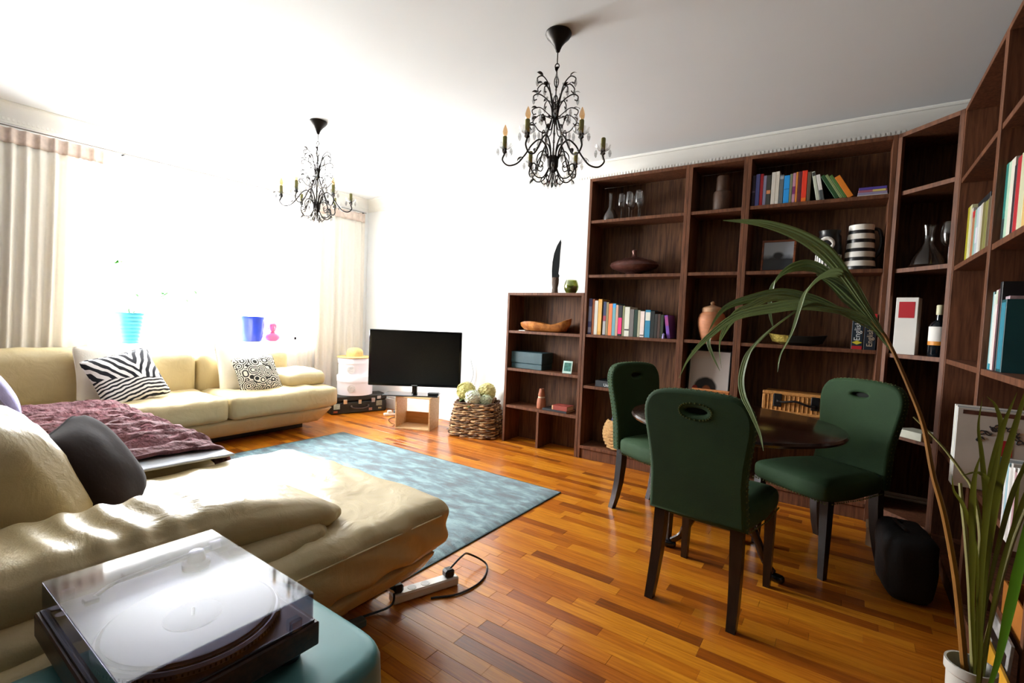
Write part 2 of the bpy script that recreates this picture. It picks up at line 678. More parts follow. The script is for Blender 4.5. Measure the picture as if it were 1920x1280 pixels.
def spline(pts, k=8):
    """Catmull-Rom through the points"""
    P = [Vector(p) for p in pts]
    P = [P[0] * 2 - P[1]] + P + [P[-1] * 2 - P[-2]]
    out = []
    for i in range(1, len(P) - 2):
        a, b, c, d = P[i - 1:i + 3]
        for j in range(k):
            t = j / k
            out.append(0.5 * ((2 * b) + (c - a) * t + (2 * a - 5 * b + 4 * c - d) * t * t + (-a + 3 * b - 3 * c + d) * t ** 3))
    out.append(P[-2])
    return out

def ribbon(pts, wid, side, fold=0.25, k=6, pleats=0):
    """leaf blade along a path: pts with a width profile, folded along its midrib, optionally pleated lengthwise"""
    P = spline(pts, k)
    n = len(P)
    vs, fs = [], []
    side = Vector(side).normalized()
    m = 2 + 2 * pleats
    for i, p in enumerate(P):
        t = (P[min(n - 1, i + 1)] - P[max(0, i - 1)])
        t = t.normalized() if t.length > 1e-9 else Vector((0, 0, 1))
        s_ = side - side.dot(t) * t
        s_ = s_.normalized() if s_.length > 1e-4 else t.orthogonal().normalized()
        nn = t.cross(s_)
        w_ = wid(i / (n - 1)) / 2
        for j in range(m + 1):
            u = -1 + 2 * j / m
            vs.append(p + s_ * w_ * u + nn * w_ * (fold * abs(u) + (0.16 if j % 2 and pleats else 0)))
    for i in range(n - 1):
        for j in range(m):
            a = i * (m + 1) + j
            fs.append((a, a + 1, a + m + 2, a + m + 1))
    return vs, fs

# ================================================================== ROOM
XR, YB, YF, HC = 0.715, 3.986, -2.4, 2.575
TH = 0.30
struct(MB().box(XW - TH, XR + 0.15, YF - 0.15, YB + 0.15, -0.12, -0.012).obj('floor', M['subfloor'], smooth=False))
FLOOR = bpy.data.objects['floor']

def make_planks():
    rnd = random.Random(11)
    rows, W_ = [], 0.0605
    y = 0.25
    items = []
    while y < YB:
        x = XW - rnd.random() * 0.4
        while x < XR:
            L = rnd.choice((0.24, 0.30, 0.36, 0.42, 0.50, 0.58))
            a, b = max(x, XW), min(x + L, XR)
            if b - a > 0.02:
                items.append((a, b, y, min(y + W_, YB), rnd.choice((0, 0, 1, 1, 1, 2, 3, 3, 4, 5)), rnd.uniform(-0.0008, 0)))
            x += L
        y += W_
    def score(it):
        a, b, y0, y1, k, dz = it
        cx_, cy_ = (a + b) / 2, (y0 + y1) / 2
        if cx_ < -1.56 and cy_ < 2.84:
            return 0
        if cy_ > 3.70 and cx_ > -2.6 or cx_ < -4.4 and cy_ < 3.2 or cx_ > 0.43:
            return 0
        if cx_ < -0.8 and cy_ < 1.0:
            return 0
        d = Vector((cx_, cy_, -1.18))
        zc = d.dot(fw)
        if zc < 0.2:
            return 0
        px_, py_ = 960 + 899.65 * d.dot(cr) / zc, 640 - 899.65 * d.dot(cu) / zc
        if not (-60 < px_ < 1980 and py_ < 1330):
            return 0
        return (b - a) * (y1 - y0) / d.length ** 3
    items.sort(key=score, reverse=True)
    rest = MB()
    for i, (a, b, y0, y1, k, dz) in enumerate(items):
        g = 0.0003
        if i < 300 and score((a, b, y0, y1, k, dz)) > 0:
            MB().cbox(a + g - (a + b) / 2, b - g - (a + b) / 2, y0 + g - (y0 + y1) / 2, y1 - g - (y0 + y1) / 2, -0.012, dz, 0.0005).obj('plank', PLANKS[k], FLOOR, ((a + b) / 2, (y0 + y1) / 2, 0), smooth=False)
        else:
            rest.k = k
            rest.box(a + g, b - g, y0 + g, y1 - g, -0.012, dz)
    rest.k = 1
    rest.box(XW, XR, YF, 0.25, -0.012, 0)
    o = rest.obj('plank', PLANKS, FLOOR, smooth=False)
    o['kind'] = 'stuff'
make_planks()

wl = MB()
wl.box(XW - TH, XW, YF, WY0, 0, HC)
wl.box(XW - TH, XW, WY1, YB + 0.15, 0, HC)
wl.box(XW - TH, XW, WY0, WY1, 0, WZ0)
wl.box(XW - TH, XW, WY0, WY1, WZ1, HC)
struct(wl.obj('wall_left', M['wall'], smooth=False))
struct(MB().box(XW, XR + 0.15, YB, YB + 0.15, 0, HC).obj('wall_back', M['wall'], smooth=False))
struct(MB().box(XR, XR + 0.15, YF, YB, 0, HC).obj('wall_right', M['wall_dark'], smooth=False))
struct(MB().box(XW - TH, XR + 0.15, YF - 0.15, YF, 0, HC).obj('wall_front', M['wall_dark'], smooth=False))
struct(MB().box(XW - TH, XR + 0.15, YF - 0.15, YB + 0.15, HC, HC + 0.15).obj('ceiling', M['ceiling'], smooth=False))

def coving(name, p0, p1, inward):
    """moulded coving along a wall line, with a row of small dentils under it"""
    prof = [(0, -0.135), (0.012, -0.135), (0.016, -0.118), (0.02, -0.098), (0.034, -0.066), (0.056, -0.036), (0.078, -0.022), (0.084, -0.016), (0.10, -0.016), (0.108, -0.006), (0.108, 0), (0, 0)]
    p0, p1, inn = Vector(p0), Vector(p1), Vector(inward)
    n = len(prof)
    vs = [p0 + inn * d + Vector((0, 0, HC + z)) for d, z in prof] + [p1 + inn * d + Vector((0, 0, HC + z)) for d, z in prof]
    fs = [(i, (i + 1) % n, n + (i + 1) % n, n + i) for i in range(n)] + [tuple(range(n)), tuple(reversed(range(n, 2 * n)))]
    o = struct(MB().add(vs, fs).obj(name, M['trim'], sharp=28))
    L = (p1 - p0).length
    t = (p1 - p0) / L
    d = MB()
    k = 0.0
    while k < L - 0.02:
        a, b = p0 + t * k, p0 + t * (k + 0.014) + inn * 0.022
        d.box(min(a.x, b.x), max(a.x, b.x), min(a.y, b.y), max(a.y, b.y), HC - 0.118, HC - 0.098)
        k += 0.026
    q = d.obj('dentil', M['trim'], o, smooth=False)
    q['kind'] = 'stuff'
coving('trim_1', (XW, YB, 0), (XR, YB, 0), (0, -1, 0))
coving('trim_2', (XW, YF, 0), (XW, YB, 0), (1, 0, 0))

def baseboard(name, x0, x1, y0, y1, face):
    b = MB()
    b.cbox(x0, x1, y0, y1, 0, 0.125, 0.003)
    if face == 'y':
        b.cbox(x0, x1, y0 + 0.006, y1, 0.125, 0.15, 0.004)
    else:
        b.cbox(x0, x1 - 0.006, y0, y1, 0.125, 0.15, 0.004)
    struct(b.obj(name, M['trim'], smooth=False))
baseboard('baseboard_back', XW, XR, YB - 0.02, YB, 'y')
baseboard('baseboard_left', XW, XW + 0.018, YF, YB - 0.02, 'x')

# window: sill board, frame, two mullions, three lights with a transom each
sill = MB()
sill.cbox(XW - 0.24, XW + 0.001, WY0 - 0.05, WY1 + 0.05, WZ0 + 0.0005, WZ0 + 0.018, 0.004)
struct(sill.obj('trim_3', M['frame_white'], smooth=False))
XF = XW - 0.26
wf = MB()
f_ = 0.055
wf.cbox(XF - 0.03, XF + 0.03, WY0, WY0 + f_, WZ0, WZ1, 0.005)
wf.cbox(XF - 0.03, XF + 0.03, WY1 - f_, WY1, WZ0, WZ1, 0.005)
wf.cbox(XF - 0.03, XF + 0.03, WY0, WY1, WZ0, WZ0 + f_, 0.005)
wf.cbox(XF - 0.03, XF + 0.03, WY0, WY1, WZ1 - f_, WZ1, 0.005)
WIN = struct(wf.obj('window_1', M['frame_white'], smooth=False))
pw = (WY1 - WY0) / 3
for k in range(3):
    a, b = WY0 + pw * k, WY0 + pw * (k + 1)
    if k < 2:
        MB().cbox(XF - 0.025, XF + 0.025, b - 0.03, b + 0.03, WZ0 + f_, WZ1 - f_, 0.005).obj('mullion', M['frame_white'], WIN, smooth=False)
    MB().cbox(XF - 0.02, XF + 0.02, a + 0.05, b - 0.03, 1.86, 1.90, 0.004).obj('transom', M['frame_white'], WIN, smooth=False)
    for z0, z1 in ((WZ0 + f_, 1.86), (1.90, WZ1 - f_)):
        MB().box(XF - 0.003, XF + 0.003, a + 0.03, b - 0.03, z0, z1).obj('pane', M['pane'], WIN, smooth=False)

# curtain rail and curtains
cr_ = thing('curtain_rail', 'thin dark curtain rail running below the coving across the window wall', 'curtain rail', (XW + 0.065, 2.0, 2.41))
MB().tube([(0, -3.2, 0), (0, 1.90, 0)], 0.0045, 8).obj('rail', mat('grey_rail', '#7d7872', 0.5), cr_)
for yy in (-0.55, 0.75, 1.88):
    MB().tube([(-0.065, yy, 0.0), (0, yy, 0)], 0.006, 6).obj('bracket', M['iron'], cr_)

def curtain(name, label, y0, y1, b0, b1, folds, m, z0=0.03, z1=2.395, amp=0.028, heading=True, x=XW + 0.07, seed=1):
    rnd = random.Random(seed)
    root = thing(name, label, 'curtain', (x, (y0 + y1) / 2, z0))
    nz, ny = 26, folds * 9
    ph = [rnd.uniform(-0.6, 0.6) for _ in range(folds + 2)]
    vs, fs = [], []
    yc = (y0 + y1) / 2
    def pt(u, v, a):
        ya = y0 + (y1 - y0) * u
        yb_ = b0 + (b1 - b0) * u
        s_ = (1 - v) ** 1.2
        y = ya + (yb_ - ya) * s_
        q = u * folds
        wob = ph[int(q)] * (1 - (q % 1)) + ph[int(q) + 1] * (q % 1)
        am = a * (0.65 + 0.35 * math.sin(2.3 * q + wob * 3))
        return (am * math.sin(2 * PI * q + wob * (1.6 * (1 - v))), y - yc, z0 * 0 + (z1 - z0) * v)
    top = 0.955 if heading else 1.0
    for k in range(nz + 1):
        v = top * k / nz
        for i in range(ny + 1):
            vs.append(pt(i / ny, v, amp * (1 - 0.35 * v)))
    for k in range(nz):
        for i in range(ny):
            a = k * (ny + 1) + i
            fs.append((a, a + 1, a + ny + 2, a + ny + 1))
    o = MB().add(vs, fs).obj('drape', m, root, sharp=180)
    sd = o.modifiers.new('thickness', 'SOLIDIFY')
    sd.thickness = 0.0025
    if heading:
        vs, fs = [], []
        for k in range(5):
            v = top + (1 - top) * k / 4
            for i in range(ny + 1):
                u = i / ny
                p = pt(u, v, amp * 0.66)
                q = math.sin(2 * PI * u * folds * 2)
                vs.append((p[0] + 0.009 * max(0, q) ** 3 + 0.003, p[1], p[2]))
        for k in range(4):
            for i in range(ny):
                a = k * (ny + 1) + i
                fs.append((a, a + 1, a + ny + 2, a + ny + 1))
        h = MB().add(vs, fs).obj('heading_tape', M['heading'], root, sharp=180)
        sd = h.modifiers.new('thickness', 'SOLIDIFY')
        sd.thickness = 0.003
    return root
curtain('curtain', 'cream linen curtain with pinch pleats hanging left of the window behind the sofa', -0.7, 1.31, -0.7, 1.22, 26, M['curtain'], seed=3)
curtain('curtain', 'cream linen curtain in even folds hanging in the room corner behind the hat boxes', 3.225, 3.88, 3.225, 3.90, 7, M['curtain'], seed=5)
curtain('sheer_curtain', 'white sheer curtain hanging beside the right linen curtain at the window edge', 2.96, 3.205, 3.04, 3.205, 4, M['sheer'], heading=False, amp=0.014, x=XW + 0.06, seed=8)

# ================================================================== BOOKCASES
BW, BE = M['bookwood'], M['bookedge']
T_ = 0.024

def bookcase(name, label, loc, rz, w_, h, shelves, d=0.256, plinth=0.085, seam=None, divider=None):
    root = thing(name, label, 'bookcase', loc, rz, 'dark walnut bookcases along the walls')
    for x in (0, w_ - T_):
        MB().cbox(x, x + T_, 0, d, 0, h, 0.0012).obj('side_panel', BE, root, smooth=False)
    MB().box(T_, w_ - T_, d - 0.008, d - 0.001, 0.0, h - T_).obj('back_panel', BW, root, smooth=False)
    MB().cbox(T_, w_ - T_, 0.0, d - 0.008, h - T_, h, 0.0012).obj('top_panel', BE, root, smooth=False)
    if plinth:
        MB().cbox(T_, w_ - T_, 0.012, 0.03, 0, plinth, 0.001).obj('plinth', BE, root, smooth=False)
        MB().cbox(T_, w_ - T_, 0.0, d - 0.008, plinth, plinth + T_, 0.0012).obj('bottom_panel', BE, root, smooth=False)
    for z in shelves:
        MB().cbox(T_ + 0.0005, w_ - T_ - 0.0005, 0.004, d - 0.009, z - T_ / 2, z + T_ / 2, 0.0012).obj('shelf', BE, root, smooth=False)
    if divider:
        x, z1 = divider
        MB().cbox(x - T_ / 2, x + T_ / 2, 0.006, d - 0.009, 0, z1, 0.0012).obj('divider', BE, root, smooth=False)
    return root

YS = 3.706
bookcase('bookcase', 'low walnut bookcase with four levels beside the wicker basket, shortest of the bookcases', (-2.662, YS, 0), 0, 0.80, 1.417, (1.05, 0.694, 0.341), plinth=0, divider=(0.387, 0.329))
bookcase('bookcase', 'tall wide walnut bookcase directly right of the low one, with a row of colourful books', (-1.858, YS, 0), 0, 0.816, 2.372, (2.012, 1.558, 1.055, 0.617))
bookcase('bookcase', 'narrow tall walnut bookcase between the two wide ones, holding a lidded urn', (-1.041, YS, 0), 0, 0.396, 2.372, (2.012, 1.562, 1.06, 0.600))
bookcase('bookcase', 'tall wide walnut bookcase with the striped jug, left of the corner unit', (-0.644, YS, 0), 0, 0.818, 2.372, (2.014, 1.562, 1.06, 0.590))
bookcase('bookcase', 'tall walnut bookcase on the right wall, next to the corner unit', (0.430, 3.440, 0), -PI / 2, 0.815, 2.372, (1.990, 1.536, 1.045, 0.580))
bookcase('bookcase', 'tall walnut bookcase on the right wall nearest the palm, holding record sleeves', (0.430, 2.624, 0), -PI / 2, 0.815, 2.372, (1.990, 1.530, 1.045, 0.583, 0.33))

def corner_case():
    root = thing('corner_bookcase', 'tall corner walnut bookcase with a slanted front where the two walls meet', 'bookcase', (0.175, YS, 0), 0, 'dark walnut bookcases along the walls')
    # plan in local coordinates: A front-left, going round to B front-right
    A, B = (0.0, 0.0), (0.254, -0.265)
    bl, bc, br_ = (0.0, 0.276), (0.534, 0.276), (0.534, -0.265)
    plan = [A, B, br_, bc, bl]
    ins = [(0.024, 0.006), (0.250, -0.239), (0.526, -0.241), (0.526, 0.268), (0.024, 0.268)]
    MB().box(0, T_, 0.0, 0.276, 0, 2.372).obj('side_panel', BE, root, smooth=False)
    MB().box(0.254, 0.534, -0.265, -0.241, 0, 2.372).obj('side_panel', BE, root, smooth=False)
    t = Vector((0.254, -0.265, 0)).normalized()
    for a in (0.0, 0.343):
        p = Vector((0, 0, 0)) + t * a
        q = p + t * T_
        nrm = Vector((-t.y, t.x, 0)) * 0.02
        MB().prism([(p.x, p.y), (q.x, q.y), (q.x + nrm.x, q.y + nrm.y), (p.x + nrm.x, p.y + nrm.y)], 0, 2.372).obj('front_stile', BE, root, smooth=False)
    MB().box(0.024, 0.534, 0.268, 0.275, 0, 2.35).obj('back_panel', BW, root, smooth=False)
    MB().box(0.526, 0.533, -0.241, 0.268, 0, 2.35).obj('back_panel', BW, root, smooth=False)
    MB().prism(plan, 2.348, 2.372).obj('top_panel', BE, root, smooth=False)
    for z in (2.018, 1.557, 1.048, 0.571, 0.10):
        MB().prism(ins, z - T_ / 2, z + T_ / 2).obj('shelf', BE, root, smooth=False)
    MB().prism([(0.03, 0.03), (0.256, -0.208), (0.27, -0.195), (0.045, 0.043)], 0, 0.088).obj('plinth', BE, root, smooth=False)
corner_case()

# ================================================================== BOOKS
def cmat(col):
    return mat('book_cover', col, 0.5, var=0.06, vscale=20)

def book(label, loc, t, h, d, col, rz=0.0, lean=0.0, bands=(), group=None, flat=False, text=None):
    """spine faces local -Y; t along X; flat books lie on the side with the spine towards -Y"""
    rot = (0, 0, rz)
    root = thing('book', label, 'book', loc, 0, group)
    mtx = Euler((0, 0, rz)).to_matrix().to_4x4()
    if lean:
        mtx = mtx @ Euler((0, -lean, 0)).to_matrix().to_4x4()
    if flat:
        mtx = mtx @ Euler((0, PI / 2, 0)).to_matrix().to_4x4()
    root.rotation_euler = mtx.to_euler()
    c = min(0.003, t * 0.15)
    m = MB()
    if flat:   # rotated: local z runs along world x, local -x up
        o = -t
    else:
        o = 0
    m.cbox(o, o + t, 0, c + 0.002, 0, h, 0.0015)
    m.box(o, o + c, c, d, 0, h)
    m.box(o + t - c, o + t, c, d, 0, h)
    m.obj('cover', cmat(col), root, smooth=False)
    MB().box(o + c, o + t - c, 0.004, d - 0.004, 0.003, h - 0.003).obj('page_block', M['page'], root, smooth=False)
    for z0, z1, bc in bands:
        MB().box(o + t * 0.04, o + t * 0.96, -0.0007, 0.002, h * z0, h * z1).obj('spine_band', cmat(bc), root, smooth=False)
    if text:
        s_, z, size, tcol = text
        add_text(s_, root, (o + t / 2, -0.0012, h * z), (PI / 2, -PI / 2, 0), size, tcol)
    return root

def add_text(s_, parent, loc, rot, size, col, name='lettering', ext=0.0004):
    cu_ = bpy.data.curves.new(name, 'FONT')
    cu_.body = s_
    cu_.size = size
    cu_.align_x = 'CENTER'
    cu_.align_y = 'CENTER'
    cu_.extrude = ext
    o = bpy.data.objects.new(name, cu_)
    C.objects.link(o)
    dg = bpy.context.evaluated_depsgraph_get()
    me = bpy.data.meshes.new_from_object(o.evaluated_get(dg))
    bpy.data.objects.remove(o)
    me.materials.clear()
    me.materials.append(mat('lettering', col, 0.6, var=0.02))
    q = bpy.data.objects.new(name, me)
    C.objects.link(q)
    q.parent = parent
    q.location = loc
    if len(rot) == 3 and rot[1] and abs(rot[0] - PI / 2) < 1e-6:
        mt = Euler((PI / 2, 0, 0)).to_matrix() @ Euler((0, 0, -rot[1])).to_matrix()
        q.rotation_euler = mt.to_euler()
    else:
        q.rotation_euler = rot
    return q

def row_of_books(spec, base, axis, rz, z, k, where, group, depth=0.15, off=0.03):
    """spec rows: (pos along the shelf, thickness, height, colour, lean deg, phrase, bands)"""
    prev = None
    for i, (p, t, h, col, ln, ph, bands) in enumerate(spec):
        loc = (base[0] + axis[0] * p, base[1] + axis[1] * p, z)
        lab = ph + (' at the left end of %s' % where if prev is None else ', right of the %s, %s' % (prev, where))
        wds = lab.split()
        if len(wds) > 16:
            lab = ' '.join(wds[:16])
        book(lab, loc, t, h, depth + 0.01 * ((i * 7) % 5), col, rz, R(ln), bands, group)
        prev = ph.replace('leaning ', '').replace(' book', ' one') if ' book' in ph else ph
TALL = 'row below the lidded bowl'
rows = [
    (0.000, 0.031, 0.305, '#62639a', 0, 'purple-blue book', ((0.05, 0.2, '#b7bad2'), (0.36, 0.78, '#9da3c6'))),
    (0.034, 0.020, 0.300, '#b5673a', 0, 'rust-brown book', ()),
    (0.056, 0.031, 0.288, '#dad6ca', 0, 'wide ivory book', ()),
    (0.089, 0.034, 0.300, '#cf9a45', 0, 'mustard book', ((0.1, 0.9, '#d8a95a'),)),
    (0.136, 0.026, 0.280, '#27365a', 0, 'navy and red book', ((0.02, 0.42, '#a9a7a8'), (0.43, 0.58, '#a23a48'))),
    (0.163, 0.021, 0.276, '#8d7d58', 0, 'khaki book', ()),
    (0.186, 0.031, 0.264, '#ee7b48', 0, 'orange book', ()),
    (0.219, 0.028, 0.266, '#69a0ac', 0, 'pale teal book', ((0.87, 0.99, '#3ba2e6'),)),
    (0.248, 0.022, 0.254, '#c49a82', 0, 'salmon book', ()),
    (0.271, 0.033, 0.250, '#23262e', 0, 'navy and pink book', ((0.07, 0.6, '#ee2b74'),)),
    (0.308, 0.018, 0.248, '#84855f', 0, 'olive book', ()),
    (0.327, 0.042, 0.240, '#d6d6c8', 0, 'broad white book', ((0.2, 0.25, '#3a3530'),)),
    (0.371, 0.034, 0.222, '#706b68', 0, 'grey book', ()),
    (0.408, 0.028, 0.220, '#16362a', 0, 'bottle-green book', ()),
    (0.438, 0.020, 0.216, '#aaa68c', 0, 'sage book', ()),
    (0.459, 0.034, 0.208, '#ead8d0', 0, 'pale pink book', ((0.06, 0.1, '#4a4a4a'),)),
    (0.499, 0.042, 0.219, '#2f86ab', 0, 'teal-blue book', ((0.62, 0.92, '#dcdccf'),)),
    (0.544, 0.030, 0.212, '#17201f', 0, 'blue-black book', ()),
    (0.576, 0.022, 0.190, '#2a2825', 0, 'thin charcoal book', ()),
    (0.600, 0.022, 0.190, '#463129', 0, 'dark brown book', ()),
    (0.624, 0.022, 0.185, '#28321f', 0, 'dark olive book', ()),
    (0.678, 0.026, 0.182, '#7b4fb0', 9, 'leaning violet book', ((0.55, 0.95, '#a0468a'),)),
]
row_of_books(rows, (-1.828, YS + 0.03), (1, 0), 0, 1.0672, 0, TALL, 'colourful books in the row below the lidded bowl')
mk = thing('toy_figure', 'small lilac figurine leaning beside the violet book on the shelf', 'figurine', (-1.172, YS + 0.0185, 1.0672))
MB().lathe([(0.011, 0), (0.013, 0.01), (0.009, 0.022), (0.012, 0.03), (0.004, 0.042)], 10).obj('body', mat('lilac', '#8c80b8', 0.6), mk)

UP = 'on the top shelf'
rows = [
    (0.000, 0.020, 0.215, '#2d1c38', 0, 'dark purple book', ((0.45, 0.5, '#6a5470'),)),
    (0.022, 0.025, 0.222, '#6d74c6', 0, 'lavender-blue book', ()),
    (0.049, 0.019, 0.220, '#b41f28', 0, 'crimson book', ()),
    (0.070, 0.019, 0.206, '#8684a0', 0, 'grey-lilac book', ()),
    (0.090, 0.026, 0.206, '#33332f', 0, 'black book with orange spot', ((0.38, 0.5, '#d28a5a'),)),
    (0.120, 0.024, 0.222, '#cfc9bf', 0, 'ivory book', ()),
    (0.145, 0.022, 0.224, '#d6d0c6', 0, 'cream book', ((0.1, 0.9, '#c9c2b6'),)),
    (0.169, 0.024, 0.198, '#5c6266', 0, 'slate grey book', ((0.85, 0.95, '#9aa0a8'),)),
    (0.196, 0.033, 0.190, '#1c90dc', 0, 'sky-blue book', ((0.5, 0.53, '#1266a8'),)),
    (0.230, 0.015, 0.196, '#757a60', 0, 'drab green book', ()),
    (0.247, 0.017, 0.200, '#b38096', 0, 'dusty pink book', ((0.3, 0.55, '#7a2a68'),)),
    (0.265, 0.012, 0.204, '#cf8030', 0, 'thin amber book', ()),
    (0.279, 0.020, 0.206, '#5a1a24', 0, 'maroon book', ()),
    (0.300, 0.029, 0.208, '#e0351a', 0, 'scarlet book', ((0.03, 0.14, '#e8741a'),)),
    (0.332, 0.019, 0.196, '#5a4c3a', 0, 'brown book', ()),
    (0.389, 0.019, 0.196, '#bfc4b4', 11, 'leaning grey-green book', ((0.85, 0.97, '#3a3a38'),)),
    (0.4105, 0.022, 0.172, '#d8d4d0', 11, 'leaning white book', ((0.02, 0.4, '#4a4f50'),)),
    (0.4930, 0.022, 0.180, '#1f4a22', 30, 'leaning forest-green book', ()),
    (0.5200, 0.015, 0.184, '#7a8a56', 30, 'leaning pale green book', ()),
    (0.5395, 0.017, 0.176, '#4a7232', 30, 'leaning grass-green book', ()),
    (0.5600, 0.031, 0.160, '#d77a1a', 30, 'leaning orange book', ()),
]
row_of_books(rows, (-0.615, YS + 0.03), (1, 0), 0, 2.0262, 0, UP, 'books on the top shelf of the wide bookcase')
for i, (t, col, ph) in enumerate((('0.012', '#cfcfd6', 'white'), ('0.014', '#8d86a8', 'grey-lilac'), ('0.014', '#9a5a6a', 'rose and yellow'), ('0.016', '#4f3f98', 'violet'))):
    z = 2.0262 + sum((0.012, 0.014, 0.014, 0.016)[:i])
    place = ('lowest in', 'second in', 'third in', 'topmost in')[i]
    book('%s book lying flat, %s the pile beside the leaning orange book' % (ph, place), (-0.008 + 0.002 * i, YS + 0.03, z + 0.0004 * i), float(t), 0.152 - 0.004 * i, 0.15, col, 0, 0, (((0.5, 0.95, '#c9b96a'),) if i == 2 else ()), 'flat pile of books on the top shelf', flat=True)

# right wall, unit next to the corner
rows = [
    (0.000, 0.050, 0.285, '#a39a1c', 0, 'yellow-green book', ()),
    (0.052, 0.040, 0.285, '#c9c79a', 0, 'pale lemon book', ()),
    (0.094, 0.036, 0.262, '#b5aca0', 0, 'stone book', ()),
    (0.132, 0.056, 0.240, '#a8704a', 0, 'tan book with red cap', ((0.86, 0.99, '#b02222'),)),
    (0.190, 0.036, 0.236, '#7fa899', 0, 'seafoam book', ()),
    (0.228, 0.044, 0.238, '#aeb8c2', 0, 'powder-blue book', ((0.3, 0.6, '#d0ceda'),)),
    (0.274, 0.040, 0.236, '#cfd0cc', 0, 'chalk-white book', ()),
    (0.316, 0.036, 0.238, '#bdb3a6', 0, 'oatmeal book', ()),
    (0.354, 0.050, 0.232, '#6c6434', 0, 'moss book', ()),
    (0.406, 0.050, 0.230, '#7c7a3e', 0, 'olive-yellow book', ()),
    (0.458, 0.050, 0.234, '#5a4a36', 0, 'umber book', ()),
]
row_of_books(rows, (0.460, 3.345), (0, -1), -PI / 2, 1.5482, 0, 'beside the corner unit', 'books on the right wall beside the corner unit')
book('large black book lying flat on the row beside the corner unit', (0.475, 3.21, 1.7886), 0.038, 0.25, 0.16, '#16181c', -PI / 2, 0, (), 'books on the right wall beside the corner unit', flat=True)
rows = [
    (0.000, 0.036, 0.300, '#23736a', 0, 'teal book', ((0.0, 0.3, '#2a3a3a'),)),
    (0.038, 0.036, 0.296, '#a8c8ae', 0, 'mint book', ()),
    (0.076, 0.046, 0.296, '#d6cfc2', 0, 'off-white book', ()),
    (0.124, 0.034, 0.262, '#2c2227', 0, 'black-plum book', ()),
    (0.160, 0.048, 0.278, '#a81d26', 0, 'deep red book', ()),
    (0.210, 0.058, 0.280, '#c3c2a2', 0, 'putty book', ()),
    (0.270, 0.060, 0.288, '#cda968', 0, 'sandy tan book', ((0.48, 0.53, '#4a4238'), (0.8, 0.86, '#8a6a30'))),
    (0.332, 0.050, 0.276, '#c0a070', 0, 'ochre book', ()),
]
row_of_books(rows, (0.455, 2.598), (0, -1), -PI / 2, 1.5422, 0, 'on the right wall nearest the palm', 'books on the right wall shelf nearest the palm')
rows = [
    (0.000, 0.014, 0.300, '#7aa6a8', 0, 'thin aqua book', ()),
    (0.016, 0.030, 0.290, '#c6d2ce', 0, 'icy white book', ((0.0, 0.08, '#2a8aa0'),)),
    (0.048, 0.030, 0.304, '#d9c9c4', 0, 'blush book', ((0.82, 0.98, '#c6d0b8'),)),
    (0.080, 0.018, 0.306, '#5a2430', 0, 'wine book', ()),
    (0.100, 0.030, 0.330, '#0d0e13', 0, 'tall black book', ()),
]
row_of_books(rows, (0.450, 2.598), (0, -1), -PI / 2, 1.0572, 0, 'behind the teal cover book', 'tall thin books behind the teal cover book', depth=0.17)
tb = book('large teal book with a dark picture on its cover, facing out on right shelf', (0.452, 2.466, 1.0572), 0.062, 0.262, 0.215, '#0f4a50', -PI / 2, 0, ((0.04, 0.96, '#2f7f93'),), 'tall thin books behind the teal cover book')
MB().box(0.0618, 0.0628, 0.065, 0.205, 0.035, 0.19).obj('cover_picture', mat('dark_print', '#12201f', 0.4, var=0.8, vscale=9), tb, smooth=False)
MB().box(0.0618, 0.0626, 0.07, 0.115, 0.212, 0.226).obj('cover_title', mat('rust_print', '#7a4a30', 0.5), tb, smooth=False)
pb = thing('picture_book', 'small bright booklet lying on top of the teal cover book', 'book', (0.46, 2.405, 1.3195), -PI / 2)
MB().cbox(0, -0.0 + 0.055, 0, 0.2, 0, 0.012, 0.001).obj('cover', mat('booklet', '#b8a0a8', 0.5, var=0.7, vscale=14), pb, smooth=False).location = (-0.06, 0, 0)

# dictionaries, big dark book, red and dark books, white book
book('thick navy dictionary with red cap and yellow diamond on the gold bowl shelf', (0.018, YS + 0.035, 1.0722), 0.058, 0.205, 0.15, '#16242e', 0, 0, ((0.93, 1.0, '#d8503a'), (0.0, 0.1, '#a81a24')), 'thick dictionaries beside the gold bowl', text=('English', 0.56, 0.045, '#cfd3d2'))
dd = [o for o in bpy.data.objects if o.get('label', '').startswith('thick navy dictionary with red')][0]
MB().prism([(0.002, 0), (0.029, -0.013), (0.056, 0), (0.029, 0.013)], 0, 0.0015).obj('spine_diamond', mat('diamond', '#c9b92f', 0.5), dd, (0, -0.0008, 0.042), (PI / 2, 0, 0), smooth=False)
book('thick navy dictionary with plain top, right of the one with yellow diamond', (0.082, YS + 0.035, 1.0722), 0.060, 0.225, 0.15, '#131c28', 0, 0, ((0.88, 1.0, '#b81f28'),), 'thick dictionaries beside the gold bowl', text=('English', 0.34, 0.042, '#b8a48c'))
book('big black book with white lettering lying flat behind the green chair', (-1.735, YS + 0.035, 0.6292), 0.052, 0.26, 0.18, '#22272c', 0, 0, (), None, flat=True)
bb = [o for o in bpy.data.objects if o.get('label', '').startswith('big black book with white')][0]
add_text('Uomini', bb, (-0.018, -0.0012, 0.13), (PI / 2, -PI / 2, 0), 0.036, '#d6dad8')
book('flat black book lying under the red book on the low bookcase', (-2.245, YS + 0.03, 0.3533), 0.018, 0.25, 0.17, '#23262a', 0.0, 0, (), None, flat=True)
book('chunky red book lying on the black book in the low bookcase', (-2.145, YS + 0.03, 0.3717), 0.040, 0.155, 0.13, '#8e3a2e', 0, 0, ((0.0, 0.08, '#c89a72'),), None, flat=True)
book('thick cream book lying flat on the corner bookcase shelf behind the chair', (0.262, 3.60, 0.5832), 0.045, 0.15, 0.12, '#c9cab8', -PI / 4, 0, (), None, flat=True)

